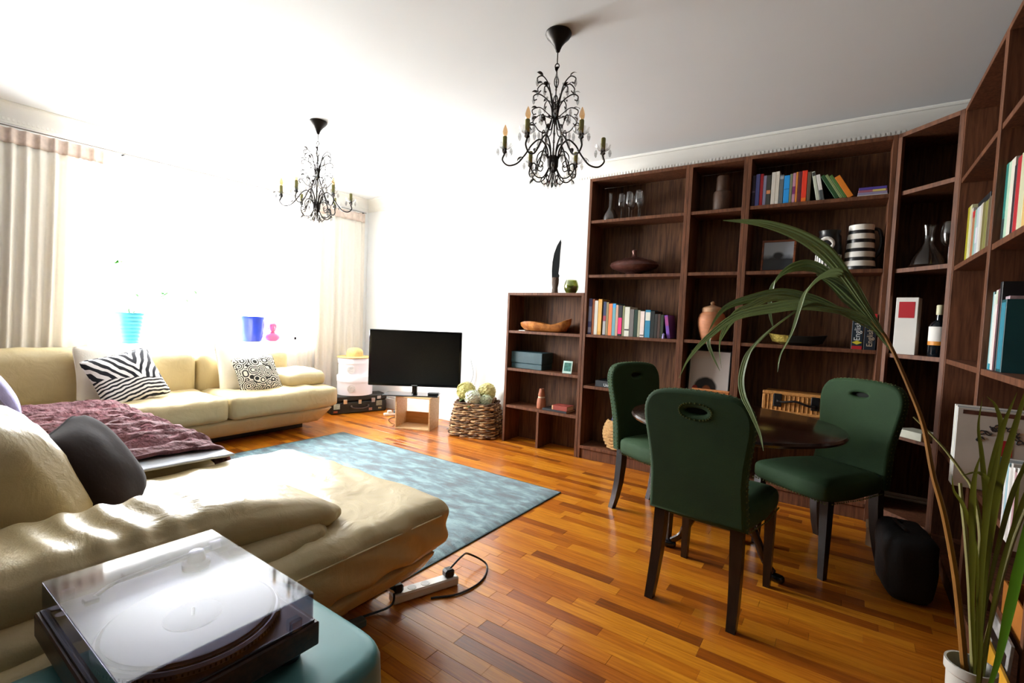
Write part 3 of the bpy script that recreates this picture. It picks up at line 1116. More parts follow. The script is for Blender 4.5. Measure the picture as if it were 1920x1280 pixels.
# ================================================================== THINGS ON THE SHELVES
def wine_glass(loc, label, group, hs=0.20, rb=0.036):
    root = thing('wine_glass', label, 'glass', loc, 0, group)
    k = hs / 0.2
    MB().lathe([(0.001, 0.086 * k), (rb * 0.5, 0.092 * k), (rb * 0.9, 0.112 * k), (rb, 0.14 * k), (rb * 0.94, 0.172 * k), (rb * 0.84, 0.2 * k), (rb * 0.80, 0.2 * k), (rb * 0.9, 0.17 * k), (rb * 0.94, 0.14 * k), (rb * 0.8, 0.112 * k), (0.001, 0.095 * k)], 20, cap0=False, cap1=False).obj('bowl', M['ware'], root)
    MB().lathe([(0.004, 0.004), (0.0032, 0.02), (0.003, 0.07 * k), (0.006, 0.086 * k)], 10).obj('stem', M['ware'], root)
    MB().lathe([(0.033, 0), (0.033, 0.0015), (0.012, 0.004), (0.004, 0.006)], 20).obj('foot', M['ware'], root)
    return root
GG = 'wine glasses on the top shelf'
for i, (x, y, ph) in enumerate(((-1.605, 3.80, 'nearest the slim decanter'), (-1.54, 3.86, 'second from the slim decanter, back row'), (-1.525, 3.77, 'in the middle front of the five'), (-1.455, 3.83, 'right back of the five'), (-1.44, 3.755, 'right front of the five, farthest from the decanter'))):
    wine_glass((x, y, 2.0243), 'stemmed wine glass on the top shelf, ' + ph, GG, 0.215, 0.034)

dc = thing('decanter', 'clear glass decanter with slim neck at left end of the top shelf', 'decanter', (-1.705, 3.80, 2.0243))
MB().lathe([(0.06, 0), (0.072, 0.006), (0.066, 0.04), (0.046, 0.085), (0.020, 0.115), (0.017, 0.21), (0.020, 0.235), (0.017, 0.235), (0.014, 0.21), (0.016, 0.118), (0.042, 0.085), (0.06, 0.04), (0.055, 0.008)], 24, cap0=True, cap1=True).obj('body', M['ware'], dc)

vz = thing('stacked_vase', 'tall dark brown clay vase of two stacked cylinders in the narrow bookcase', 'vase', (-0.825, 3.81, 2.0243))
cl = mat('dark_brown_clay', '#4a3223', 0.6, var=0.2, vscale=18, bump=0.2)
MB().lathe([(0.058, 0), (0.064, 0.01), (0.064, 0.13), (0.058, 0.145), (0.045, 0.15)], 24).obj('lower_body', cl, vz)
MB().lathe([(0.044, 0.145), (0.046, 0.15), (0.046, 0.25), (0.040, 0.26), (0.034, 0.258), (0.034, 0.2)], 24).obj('upper_body', cl, vz)

lb = thing('lidded_bowl', 'wide flattened copper-brown bowl with a lid knob on the shelf above the book row', 'bowl', (-1.475, 3.81, 1.5703), 0)
cp = mat('hammered_copper', '#523029', 0.34, 0.45, 0.3, 26, bump=0.35, bscale=50)
MB().lathe([(0.07, 0), (0.075, 0.008), (0.062, 0.016), (0.12, 0.03), (0.185, 0.052), (0.204, 0.078), (0.192, 0.1), (0.15, 0.118), (0.10, 0.128)], 36, squash=(1, 0.62)).obj('bowl_body', cp, lb)
MB().lathe([(0.105, 0.126), (0.08, 0.137), (0.03, 0.147), (0.02, 0.155), (0.016, 0.175), (0.022, 0.19), (0.020, 0.203), (0.008, 0.208)], 24, squash=(1, 0.75)).obj('lid', cp, lb)

kn = thing('blade_sculpture', 'dark curved blade on a carved wooden handle standing atop the low bookcase', 'sculpture', (-2.205, 3.80, 1.4172), 0.25)
hd = mat('carved_handle', '#4a3524', 0.7, var=0.4, vscale=60, bump=0.8, bscale=80)
MB().lathe([(0.034, 0), (0.030, 0.012), (0.026, 0.05), (0.033, 0.09), (0.034, 0.13), (0.030, 0.145)], 16, squash=(1, 0.7)).obj('handle', hd, kn)
bl = [(-0.032, 0.135), (-0.036, 0.2), (-0.034, 0.28), (-0.022, 0.36), (0.002, 0.43), (0.034, 0.485), (0.040, 0.46), (0.034, 0.36), (0.032, 0.25), (0.026, 0.18), (0.036, 0.16), (0.028, 0.135)]
MB().prism(bl, -0.006, 0.006, Matrix.Rotation(PI / 2, 4, 'X')).obj('blade', mat('dark_steel', '#23272a', 0.4, 0.5, 0.2), kn, smooth=False)

cd = thing('candle_glass', 'round green glass holding a candle on top of the low bookcase', 'candle', (-2.04, 3.80, 1.4172))
gg = glass('olive_glass', '#c8cf9a', 0.4, 0.04)
MB().lathe([(0.03, 0), (0.045, 0.006), (0.062, 0.035), (0.066, 0.062), (0.058, 0.095), (0.048, 0.118), (0.045, 0.118), (0.055, 0.094), (0.062, 0.062), (0.058, 0.036), (0.042, 0.009)], 24).obj('glass_bowl', gg, cd)
MB().lathe([(0.038, 0.008), (0.052, 0.034), (0.056, 0.06), (0.05, 0.066), (0.004, 0.064)], 20).obj('wax', mat('wax', '#c9c58a', 0.6), cd)

bu = thing('burl_bowl', 'carved orange burl-wood bowl with wavy rim on top level of the low bookcase', 'bowl', (-2.31, 3.83, 1.0622), 0.0)
burl = wood('burl_wood', '#8a4a1e', '#d08a45', (5, 5, 5), 4, 0.35, bump=0.1)
def burl_bowl():
    n, vs, fs = 36, [], []
    rings = [(0.5, 0.0), (0.82, 0.014), (0.97, 0.045), (1.0, 0.075), (0.90, 0.072), (0.74, 0.035), (0.4, 0.018)]
    for f, z in rings:
        for i in range(n):
            a = 2 * PI * i / n
            ww = 1 + 0.13 * math.sin(2 * a + 0.6) + 0.08 * math.sin(3 * a + 2)
            x, y = 0.235 * f * math.cos(a) * ww, 0.105 * f * math.sin(a) * ww
            lift = 1 + 0.22 * math.sin(a * 3 + 1.1) * (1 if z > 0.03 else 0.1) + (0.55 * max(0, math.cos(a)) ** 2 + 0.12 * max(0, -math.cos(a)) ** 2) * (z > 0.03)
            vs.append((x, y, z * lift))
    for k in range(len(rings) - 1):
        for i in range(n):
            j = (i + 1) % n
            fs.append((k * n + i, k * n + j, (k + 1) * n + j, (k + 1) * n + i))
    fs.append(tuple(reversed(range(n))))
    fs.append(tuple((len(rings) - 1) * n + i for i in range(n)))
    return MB().add(vs, fs)
burl_bowl().obj('bowl_body', burl, bu, sharp=80)
wc = thing('white_card', 'small white card lying at the left under the burl-wood bowl', 'card', (-2.54, 3.735, 1.0622), 0.0)
MB().cbox(0, 0.07, 0, 0.07, 0, 0.006, 0.001).obj('sheet', M['paper'], wc, smooth=False)

bx = thing('storage_box', 'dark blue-green leatherette box on second level of the low bookcase', 'box', (-2.625, 3.76, 0.7062))
bm_ = mat('blue_green_leatherette', '#2f4a50', 0.5, var=0.15, vscale=14, bump=0.2, bscale=120)
MB().cbox(0, 0.34, 0, 0.19, 0, 0.05, 0.004).obj('box_base', bm_, bx, smooth=False)
MB().cbox(-0.003, 0.343, -0.003, 0.193, 0.052, 0.158, 0.004).obj('lid', bm_, bx, smooth=False)
pc = thing('picture_card', 'little mint green picture card leaning on second level of low bookcase', 'card', (-2.02, 3.755, 0.7082), 0.1, rot=(R(-14), 0, R(8)))
MB().cbox(-0.043, 0.043, 0, 0.006, 0, 0.112, 0.001).obj('card_sheet', mat('mint_card', '#b5d0c6', 0.6), pc, smooth=False)
MB().box(-0.032, 0.032, -0.0012, 0.001, 0.02, 0.096).obj('print', mat('palm_print', '#2f6a5e', 0.6, var=0.7, vscale=45), pc, smooth=False)

bt = thing('clay_bottle', 'terracotta bottle with pale shoulder band standing in the low bookcase', 'bottle', (-2.29, 3.79, 0.3533))
MB().lathe([(0.036, 0), (0.042, 0.008), (0.043, 0.05), (0.038, 0.085), (0.031, 0.098), (0.029, 0.11), (0.033, 0.125), (0.027, 0.15), (0.021, 0.182), (0.019, 0.184), (0.017, 0.17)], 22).obj('bottle_body', M['terracotta'], bt)
MB().lathe([(0.0325, 0.1), (0.0306, 0.107), (0.0308, 0.112)], 22, cap0=False, cap1=False).obj('band', mat('pale_band', '#c8b090', 0.7), bt)

ur = thing('lidded_urn', 'tan clay urn with a knobbed lid in the narrow bookcase', 'urn', (-0.845, 3.81, 1.0722))
um = mat('tan_clay', '#b0714a', 0.65, var=0.22, vscale=9, bump=0.2, stretch=(1, 1, 5))
MB().lathe([(0.055, 0), (0.068, 0.004), (0.085, 0.06), (0.098, 0.12), (0.098, 0.16), (0.086, 0.195), (0.068, 0.215)], 28).obj('urn_body', um, ur)
MB().lathe([(0.072, 0.212), (0.073, 0.236), (0.066, 0.246), (0.03, 0.258), (0.014, 0.264), (0.016, 0.278), (0.011, 0.29), (0.003, 0.293)], 24).obj('lid', mat('pale_clay', '#b58a66', 0.7, var=0.2), ur)

def framed(name, label, loc, w_, h, fr, m_fr, m_pic, rz=0.0, tilt=6, mat_=None, cat='picture'):
    root = thing(name, label, cat, loc, 0, rot=(R(-tilt), 0, rz))
    t = 0.016
    for x0, x1, z0, z1 in ((-w_ / 2, w_ / 2, 0, fr), (-w_ / 2, w_ / 2, h - fr, h), (-w_ / 2, -w_ / 2 + fr, fr, h - fr), (w_ / 2 - fr, w_ / 2, fr, h - fr)):
        MB().cbox(x0, x1, 0, t, z0, z1, 0.002).obj('frame', m_fr, root, smooth=False)
    MB().box(-w_ / 2 + fr * 0.8, w_ / 2 - fr * 0.8, 0.006, 0.012, fr * 0.8, h - fr * 0.8).obj('print', m_pic, root, smooth=False)
    return root

def print_mat(name, shapes, ground):
    """flat print: soft-edged ellipses (x, z, rx, rz, colour, softness) over a ground colour, in object coordinates"""
    m, t, b, o = base_mat(name)
    n, l = t.nodes, t.links
    tcn = n.new('ShaderNodeTexCoord')
    ns = n.new('ShaderNodeTexNoise')
    ns.inputs['Scale'].default_value = 26
    l.new(tcn.outputs['Object'], ns.inputs['Vector'])
    sp = n.new('ShaderNodeSeparateXYZ')
    l.new(tcn.outputs['Object'], sp.inputs[0])
    col = None
    rgb = n.new('ShaderNodeRGB')
    rgb.outputs[0].default_value = lin(ground)
    col = rgb.outputs[0]
    def math_(op, a, b_=None, c=None):
        q = n.new('ShaderNodeMath')
        q.operation = op
        for i, v in enumerate((a, b_, c)):
            if v is None:
                continue
            if isinstance(v, (int, float)):
                q.inputs[i].default_value = v
            else:
                l.new(v, q.inputs[i])
        return q.outputs[0]
    for x, z, rx, rz_, c, soft in shapes:
        dx = math_('DIVIDE', math_('SUBTRACT', sp.outputs['X'], x), rx)
        dz = math_('DIVIDE', math_('SUBTRACT', sp.outputs['Z'], z), rz_)
        d = math_('ADD', math_('MULTIPLY', dx, dx), math_('MULTIPLY', dz, dz))
        d = math_('ADD', d, math_('MULTIPLY', math_('SUBTRACT', ns.outputs[0], 0.5), soft * 1.5))
        mr = n.new('ShaderNodeMapRange')
        mr.inputs[1].default_value = 1 - soft
        mr.inputs[2].default_value = 1 + soft
        mr.inputs[3].default_value = 1
        mr.inputs[4].default_value = 0
        l.new(d, mr.inputs[0])
        mx = n.new('ShaderNodeMix')
        mx.data_type = 'RGBA'
        l.new(mr.outputs[0], mx.inputs[0])
        l.new(col, mx.inputs[6])
        mx.inputs[7].default_value = lin(c)
        col = mx.outputs[2]
    l.new(col, b.inputs['Base Color'])
    b.inputs['Roughness'].default_value = 0.35
    return m

sea = print_mat('seascape_print', [(0, -0.02, 0.4, 0.13, '#23262b', 0.25), (0.0, 0.115, 0.032, 0.026, '#17191d', 0.5), (0, 0.03, 0.3, 0.05, '#2e3238', 0.5)], '#a9b2be')
framed('framed_picture', 'brown wooden frame with a grey landscape photograph beside the black and white jugs', (-0.435, 3.80, 1.5762), 0.21, 0.225, 0.013, wood('frame_wood', '#6a3214', '#9a5228', rough=0.4), sea, tilt=7)
afro = print_mat('portrait_print', [(-0.02, 0.095, 0.082, 0.085, '#2a2526', 0.2), (-0.01, 0.075, 0.032, 0.042, '#a8603c', 0.3), (-0.095, 0.085, 0.022, 0.026, '#a02418', 0.25), (-0.005, 0.01, 0.1, 0.04, '#3a2a28', 0.3)], '#c9c2bd')
framed('framed_picture', 'black framed pale print of a dark-haired head standing in the narrow bookcase', (-0.845, 3.80, 0.6142), 0.30, 0.385, 0.009, M['black'], afro, tilt=5)
og = thing('rattan_tray', 'orange rattan tray standing before the framed portrait, half hidden by the chair', 'tray', (-0.738, 3.727, 0.6125))
MB().cbox(-0.20, 0.06, 0, 0.035, 0, 0.09, 0.006).obj('tray_body', mat('orange_rattan', '#b8743c', 0.6, var=0.3, vscale=50, bump=0.4), og, smooth=False)
MB().tube([(-0.20, 0.0, 0.092), (0.06, 0.0, 0.092), (0.06, 0.035, 0.092), (-0.20, 0.035, 0.092)], 0.006, 8, closed=True).obj('rim', mat('orange_rattan', '#b8743c', 0.6), og)

# striped jug: each hoop of glaze its own band
wm, km = mat('jug_white', '#e4e1da', 0.35, var=0.03), mat('jug_black', '#101114', 0.35, var=0.05)
j2 = thing('striped_jug', 'tall white jug with black hoops at right end of the shelf', 'jug', (0.028, 3.81, 1.5742))
zs_ = [0.0]
for i in range(10):
    zs_.append(zs_[-1] + (0.0225 if i % 2 == 0 else 0.0345))
prof = [(0.086 - 0.020 * (z / 0.285) + 0.002 * math.sin(i * 2), z) for i, z in enumerate(zs_)]
for i in range(10):
    a, b = prof[i], prof[i + 1]
    p = [a, ((a[0] + b[0]) / 2 + 0.0008, (a[1] + b[1]) / 2), b]
    MB().lathe(p, 28, cap0=(i == 0), cap1=False).obj('hoop', km if i % 2 == 0 else wm, j2)
MB().lathe([(prof[-1][0], 0.285), (prof[-1][0] - 0.006, 0.289), (prof[-1][0] - 0.012, 0.28), (0.04, 0.03), (0.01, 0.025)], 28, cap0=False).obj('inner_wall', km, j2)
MB().tube(spline([(0.064, 0, 0.262), (0.092, 0, 0.25), (0.106, 0, 0.19), (0.1, 0, 0.12), (0.078, 0, 0.085)], 6), 0.011, 8, flat=1.3).obj('handle', km, j2)
j1 = thing('ring_jug', 'black jug with a white ring and striped white lower half, left of striped jug', 'jug', (-0.140, 3.785, 1.5742))
MB().lathe([(0.066, 0), (0.072, 0.006), (0.074, 0.05), (0.073, 0.10)], 28, cap1=False).obj('lower_body', wm, j1)
MB().lathe([(0.073, 0.10), (0.070, 0.16), (0.060, 0.215), (0.056, 0.238), (0.062, 0.258), (0.056, 0.258), (0.05, 0.235), (0.04, 0.12)], 28, cap0=False).obj('upper_body', km, j1)
for k in range(9):
    a = R(-150 + 15 * k)
    MB().cbox(-0.0035, 0.0035, -0.0012, 0.0012, 0.004, 0.098, 0.0008, Matrix.Translation((0.0738 * math.cos(a), 0.0738 * math.sin(a), 0)) @ Matrix.Rotation(a + PI / 2, 4, 'Z')).obj('stripe', km, j1, smooth=False)
tor = []
for k in range(24):
    a = 2 * PI * k / 24
    tor.append((-0.012 + 0.034 * math.cos(a), -0.0715 + 0.008 * abs(math.cos(a)) ** 2 * 1.0 + (0.002 if a < PI else -0.002), 0.166 + 0.037 * math.sin(a)))
MB().tube(tor, 0.0115, 8, closed=True, flat=0.5).obj('ring', wm, j1)
MB().tube(spline([(0.058, 0, 0.235), (0.088, 0.0, 0.235), (0.096, 0.0, 0.2), (0.09, 0.0, 0.14), (0.072, 0, 0.115)], 6), 0.010, 8, Matrix.Rotation(R(55), 4, 'Z')).obj('handle', km, j1)

gb = thing('gold_bowl', 'long shallow black boat bowl with gilded end on the wide bookcase', 'bowl', (-0.285, 3.80, 1.0722))
def boat():
    n, vs, fs, ks = 32, [], [], []
    rings = [(0.45, 0.0), (0.85, 0.02), (1.0, 0.062), (0.97, 0.064), (0.8, 0.03), (0.3, 0.012)]
    for f, z in rings:
        for i in range(n):
            a = 2 * PI * i / n
            x = 0.175 * f * math.copysign(abs(math.cos(a)) ** 0.8, math.cos(a))
            vs.append((x, 0.075 * f * math.sin(a), z + 0.014 * (x / 0.175) ** 2 * (z > 0.05)))
    m = MB()
    for k in range(len(rings) - 1):
        for i in range(n):
            j = (i + 1) % n
            fs.append((k * n + i, k * n + j, (k + 1) * n + j, (k + 1) * n + i))
    fs += [tuple(reversed(range(n))), tuple((len(rings) - 1) * n + i for i in range(n))]
    m.add(vs, fs)
    m.mi = [1 if sum(vs[i][0] for i in f) / len(f) < -0.045 else 0 for f in fs]
    return m
boat().obj('bowl_body', [mat('bronze_black', '#1a1712', 0.4, 0.3), mat('gilding', '#b09a4a', 0.35, 0.6, 0.35, 40, bump=0.5, bscale=60)], gb)

# rattan suitcase with black leather handle
rs = thing('rattan_suitcase', 'orange rattan suitcase with black leather handle lying on the lowest visible shelf', 'suitcase', (-0.460, 3.735, 0.6026))
rm = M['rattan']
MB().cbox(0, 0.46, 0.005, 0.20, 0.005, 0.145, 0.006).obj('case_body', rm, rs, smooth=False)
for x0, x1, z0, z1 in ((-0.004, 0.464, 0, 0.022), (-0.004, 0.464, 0.126, 0.15), (-0.004, 0.02, 0.022, 0.126), (0.44, 0.464, 0.022, 0.126)):
    MB().cbox(x0, x1, 0.0, 0.016, z0, z1, 0.005).obj('edge_band', rm, rs, smooth=False)
for k in range(16):
    x = 0.034 + k * 0.026
    MB().tube([(x, 0.005, 0.022), (x, 0.005, 0.126)], 0.004, 6).obj('rattan_stake', rm, rs)
for x in (0.09, 0.31):
    MB().cbox(x - 0.025, x + 0.025, -0.004, 0.012, 0.045, 0.135, 0.004).obj('leather_tab', M['black'], rs, smooth=False)
MB().tube(spline([(0.09, -0.01, 0.085), (0.13, -0.022, 0.083), (0.20, -0.026, 0.095), (0.27, -0.022, 0.075), (0.31, -0.01, 0.07)], 6), [0.012] * 3 + [0.008] * 19 + [0.012] * 3, 8).obj('handle', M['black'], rs)

# seagrass basket on the bottom shelf of the first tall bookcase
sb = thing('seagrass_bag', 'round seagrass basket bag with navy cloth behind the left green chair', 'bag', (-1.475, 3.80, 0.1092))
MB().lathe([(0.10, 0), (0.14, 0.012), (0.178, 0.07), (0.19, 0.14), (0.175, 0.21), (0.15, 0.25), (0.145, 0.25), (0.168, 0.21), (0.18, 0.14)], 30, squash=(1, 0.55)).obj('basket_body', M['seagrass'], sb)
for k in range(9):
    z = 0.02 + k * 0.026
    r_ = 0.185 * (1 - ((z - 0.135) / 0.2) ** 2 * 0.7)
    MB().tube([(r_ * math.cos(a * PI / 16), 0.55 * r_ * math.sin(a * PI / 16), z + 0.004 * math.sin(a * 2)) for a in range(32)], 0.009, 6, closed=True).obj('coil', M['seagrass'], sb)
MB().soft((0.22, 0.12, 0.12), 0.05, (8, 8, 6), T=Matrix.Translation((0, 0, 0.27)), fn=lambda p, n_: p + n_ * 0.012 * noise.noise(p * 30)).obj('cloth', mat('navy_cloth', '#20234a', 0.8, var=0.3, vscale=30), sb)
MB().tube(spline([(-0.09, -0.03, 0.24), (-0.07, -0.04, 0.33), (0.0, -0.045, 0.36), (0.07, -0.04, 0.33), (0.09, -0.03, 0.24)], 6), 0.007, 6).obj('handle', M['seagrass'], sb)

# corner unit things
wb = thing('white_box', 'tall white carton with red label standing in the corner bookcase', 'box', (0.272, 3.648, 1.0602), R(-14))
MB().cbox(-0.052, 0.052, 0, 0.10, 0, 0.335, 0.002).obj('carton', M['paper'], wb, smooth=False)
MB().box(-0.037, 0.037, -0.001, 0.002, 0.215, 0.31).obj('red_label', mat('red_label', '#b3202a', 0.5), wb, smooth=False)
bo = thing('gin_bottle', 'dark glass bottle with cream label beside the white carton', 'bottle', (0.412, 3.575, 1.0602))
MB().lathe([(0.038, 0), (0.042, 0.006), (0.042, 0.17), (0.034, 0.19), (0.015, 0.205), (0.014, 0.235)], 22).obj('bottle_body', mat('dark_bottle_glass', '#0c1218', 0.06), bo)
MB().lathe([(0.0425, 0.085), (0.0428, 0.09), (0.0428, 0.165), (0.0425, 0.168)], 22, cap0=False, cap1=False).obj('label', M['paper'], bo)
MB().lathe([(0.0427, 0.064), (0.043, 0.068), (0.043, 0.084), (0.0427, 0.086)], 22, cap0=False, cap1=False).obj('orange_band', mat('orange_band', '#d88a28', 0.5), bo)
MB().lathe([(0.0155, 0.235), (0.0165, 0.24), (0.0165, 0.285), (0.014, 0.29)], 16).obj('cap', mat('cream_cap', '#c9c6a4', 0.5), bo)
d2 = thing('decanter', 'wide-bottomed glass decanter standing in the corner bookcase by two wine glasses', 'decanter', (0.345, 3.66, 1.5702))
MB().lathe([(0.07, 0), (0.088, 0.01), (0.08, 0.05), (0.05, 0.1), (0.026, 0.14), (0.024, 0.19), (0.034, 0.24), (0.031, 0.24), (0.021, 0.19), (0.022, 0.14), (0.046, 0.1), (0.074, 0.05), (0.08, 0.014)], 26).obj('body', M['ware'], d2)
wine_glass((0.428, 3.585, 1.5702), 'front one of two tall wine glasses beside the wide decanter in the corner', 'wine glasses in the corner bookcase', 0.24, 0.042)
wine_glass((0.47, 3.66, 1.5702), 'back one of two tall wine glasses beside the wide decanter in the corner', 'wine glasses in the corner bookcase', 0.24, 0.042)

# ================================================================== RIGHT SIDE: RECORDS, PAPERS, BAG
GR = 'record sleeves standing on the right wall shelf'
sl = ['#d8d6cf', '#b9b6b0', '#8a8f96', '#cfcac0', '#c2c6b8', '#a8a49c']
for i in range(6):
    y = 2.5925 - i * 0.0125
    ph = ('rearmost of the record sleeves, against the shelf side', 'second record sleeve from the shelf side', 'third record sleeve from the shelf side, grey edge', 'fourth record sleeve from the shelf side', 'fifth record sleeve, just behind the pictured front one', 'front white record sleeve with a dark curly figure and red and blue bars')[i]
    lp = thing('record_sleeve', ph, 'record', (0.368, y, 0.5962), 0, GR)
    MB().cbox(0.0, 0.306, -0.005, 0.005, 0, 0.313 - 0.002 * (i % 3), 0.001).obj('sleeve', mat('sleeve_card', sl[(i * 5) % 6] if i < 5 else '#cbc7bd', 0.6), lp, smooth=False)
    if i == 5:
        MB().box(0.015, 0.30, -0.0058, -0.004, 0.286, 0.302).obj('title_strip', mat('brown_strip', '#5a3426', 0.6, var=0.6, vscale=50), lp, smooth=False)
        hair = mat('sleeve_curls', '#2b2727', 0.6, var=0.8, vscale=60)
        for q_ in range(13):                       # loose squiggles along an arch
            t_ = q_ / 12
            a_ = PI * (0.98 - 0.9 * t_)
            cx_, cz_ = 0.125 + 0.055 * math.cos(a_) + 0.006 * math.sin(q_ * 5), 0.185 + 0.060 * math.sin(a_) + 0.006 * math.cos(q_ * 3)
            MB().tube([(cx_ + 0.010 * math.cos(b_ * 0.7), -0.0054, cz_ + 0.008 * math.sin(b_ * 0.9 + q_)) for b_ in range(9)], 0.0022, 5).obj('printed_squiggle', hair, lp)
        for z0, z1, c in ((0.14, 0.20, '#b01c28'), (0.085, 0.138, '#2f5f9a'), (0.05, 0.083, '#a8522c'), (0.012, 0.048, '#3a3a48')):
            MB().box(0.118, 0.158, -0.0060, -0.004, z0, z1).obj('printed_bar', mat('bar_print', c, 0.6), lp, smooth=False)

GM = 'magazines with white spines on the right wall shelf'
for i in range(7):
    y = 1.99 - i * 0.02
    col = ('#dcdcda', '#9cc0cc', '#e2e0dc', '#c6c2bc', '#dedad6', '#b08a90', '#d6d4ce')[i]
    ph = ('white', 'pale blue', 'bright white', 'light grey', 'milk-white', 'pink-grey', 'eggshell')[i]
    mgz = thing('magazine', '%s magazine spine standing on the right wall shelf below the record sleeves' % ph, 'magazine', (0.405, y, 0.5957), 0, GM)
    MB().cbox(0, 0.20, -0.008, 0.008, 0.0005, 0.23 - 0.008 * (i % 3), 0.001).obj('pages', mat('magazine_paper', col, 0.5), mgz, smooth=False)
ob = thing('file_box', 'orange-brown open file box on the low right wall shelf behind the palm stems', 'box', (0.436, 2.055, 0.3425), 0)
fb = mat('orange_card', '#a8651c', 0.6, var=0.15)
MB().cbox(0, 0.23, -0.20, -0.194, 0, 0.10, 0.001).obj('side', fb, ob, smooth=False)
MB().cbox(0, 0.23, -0.006, 0, 0, 0.10, 0.001).obj('side', fb, ob, smooth=False)
MB().cbox(0, 0.006, -0.194, -0.006, 0, 0.10, 0.001).obj('front', fb, ob, smooth=False)
MB().cbox(0.006, 0.23, -0.194, -0.006, 0, 0.006, 0.001).obj('bottom', fb, ob, smooth=False)
for i, (col, y0, y1, z1, x, ph, cat_) in enumerate((
        ('#8b8a88', 2.02, 1.80, 0.36, 0.392, 'grey photocopied magazine leaning on the right bookcase behind the palm stems', 'magazine'),
        ('#c08a1e', 1.96, 1.70, 0.29, 0.380, 'plain yellow folder leaning in front of the grey magazine by the palm', 'folder'))):
    q = thing('leaning_' + cat_, ph, cat_, (x, (y0 + y1) / 2, 0.001), 0, rot=(0, R(3), 0))
    hl = (y0 - y1) / 2
    MB().cbox(-0.004, 0.004, -hl, hl, 0, z1, 0.001).obj('cover', mat('leaning_print', col, 0.5, var=0.10 if i else 0.75, vscale=24), q, smooth=False)
    if i == 0:
        MB().box(-0.0048, -0.003, -hl + 0.02, hl - 0.02, 0.29, 0.32).obj('printed_line', M['black'], q, smooth=False)
        MB().box(-0.0048, -0.003, -hl + 0.02, hl - 0.05, 0.25, 0.262).obj('printed_line', M['black'], q, smooth=False)
bg_ = thing('black_bag', 'black fabric bag slumped on the floor before the right bookcase', 'bag', (0.275, 2.84, 0), 0.15)
MB().soft((0.17, 0.30, 0.29), 0.04, (8, 10, 10), (0.008, 0.012, 0), Matrix.Translation((0, 0, 0.147)), fn=lambda p, n_: p + n_ * 0.010 * noise.noise(p * 11)).obj('bag_body', mat('black_nylon', '#0b0b0d', 0.7, bump=0.2), bg_)
MB().tube(spline([(0, -0.08, 0.285), (-0.03, -0.05, 0.31), (-0.04, 0.03, 0.312), (0, 0.08, 0.285)], 6), 0.008, 6).obj('handle', M['black'], bg_)
kb = thing('cardboard_box', 'low brown cardboard box on the floor before the corner bookcase', 'box', (0.282, 3.30, 0), -0.75)
cb_ = mat('corrugated_card', '#7d6248', 0.8, var=0.1)
MB().cbox(-0.10, 0.10, -0.09, 0.09, 0, 0.13, 0.002).obj('box_body', cb_, kb, smooth=False)
MB().cbox(-0.103, 0.103, -0.093, 0.093, 0.10, 0.145, 0.002).obj('lid', mat('pale_card', '#8f7657', 0.8), kb, smooth=False)

# ================================================================== TELEVISION CORNER
TVA = R(37)
ct = thing('plywood_crate', 'open plywood crate standing on end under the television', 'crate', (-3.575, 3.405, 0), R(24))
cw, chh, cdp, tk = 0.375, 0.335, 0.26, 0.014
MB().cbox(-cw / 2, -cw / 2 + tk, -0.01, cdp, 0, chh, 0.001).obj('side_panel', M['ply'], ct, smooth=False)
MB().cbox(cw / 2 - tk, cw / 2, -0.01, cdp, 0, chh, 0.001).obj('side_panel', M['ply'], ct, smooth=False)
MB().cbox(-cw / 2 + tk, cw / 2 - tk, -0.01, cdp, 0, tk, 0.001).obj('bottom_panel', M['ply'], ct, smooth=False)
MB().cbox(-cw / 2 + tk, cw / 2 - tk, -0.01, cdp, chh - tk, chh, 0.001).obj('top_panel', M['ply'], ct, smooth=False)
MB().cbox(-cw / 2 + tk, cw / 2 - tk, cdp - 0.012, cdp, tk, 0.135, 0.001).obj('back_slat', M['plydark'], ct, smooth=False)

tv = thing('television', 'large black flat television on a glass-black foot standing on the plywood crate', 'television', (-3.662, 3.50, chh), TVA)
MB().cbox(-0.30, 0.26, -0.12, 0.12, 0, 0.013, 0.004).obj('base_plate', M['blackgloss'], tv, smooth=False)
MB().lathe([(0.032, 0.012), (0.028, 0.03), (0.028, 0.11)], 18, Matrix.Translation((0, 0.02, 0))).obj('neck', M['blackgloss'], tv)
MB().cbox(-0.478, 0.478, -0.012, 0.03, 0.09, 0.672, 0.006).obj('casing', M['blackgloss'], tv, smooth=False)
MB().cbox(-0.30, 0.30, 0.03, 0.06, 0.16, 0.52, 0.01).obj('rear_housing', M['black'], tv, smooth=False)
MB().box(-0.455, 0.455, -0.0135, -0.010, 0.118, 0.652).obj('screen', M['screen'], tv, smooth=False)
MB().box(-0.03, 0.03, -0.0138, -0.011, 0.098, 0.106).obj('badge', M['steel'], tv, smooth=False)
MB().box(0.452, 0.470, -0.0138, -0.011, 0.094, 0.108).obj('energy_sticker', mat('red_sticker', '#8a1a22', 0.5), tv, smooth=False)
sbx = thing('media_box', 'small black media box on the right end of the television foot', 'box', tuple(Matrix.Translation((-3.662, 3.50, chh)) @ Matrix.Rotation(TVA, 4, 'Z') @ Vector((0.205, -0.045, 0.0132))), TVA)
MB().cbox(-0.055, 0.055, -0.04, 0.04, 0, 0.026, 0.003).obj('box_body', M['black'], sbx, smooth=False)
MB().box(-0.03, 0.03, -0.0412, -0.039, 0.008, 0.013).obj('display', M['blackgloss'], sbx, smooth=False)

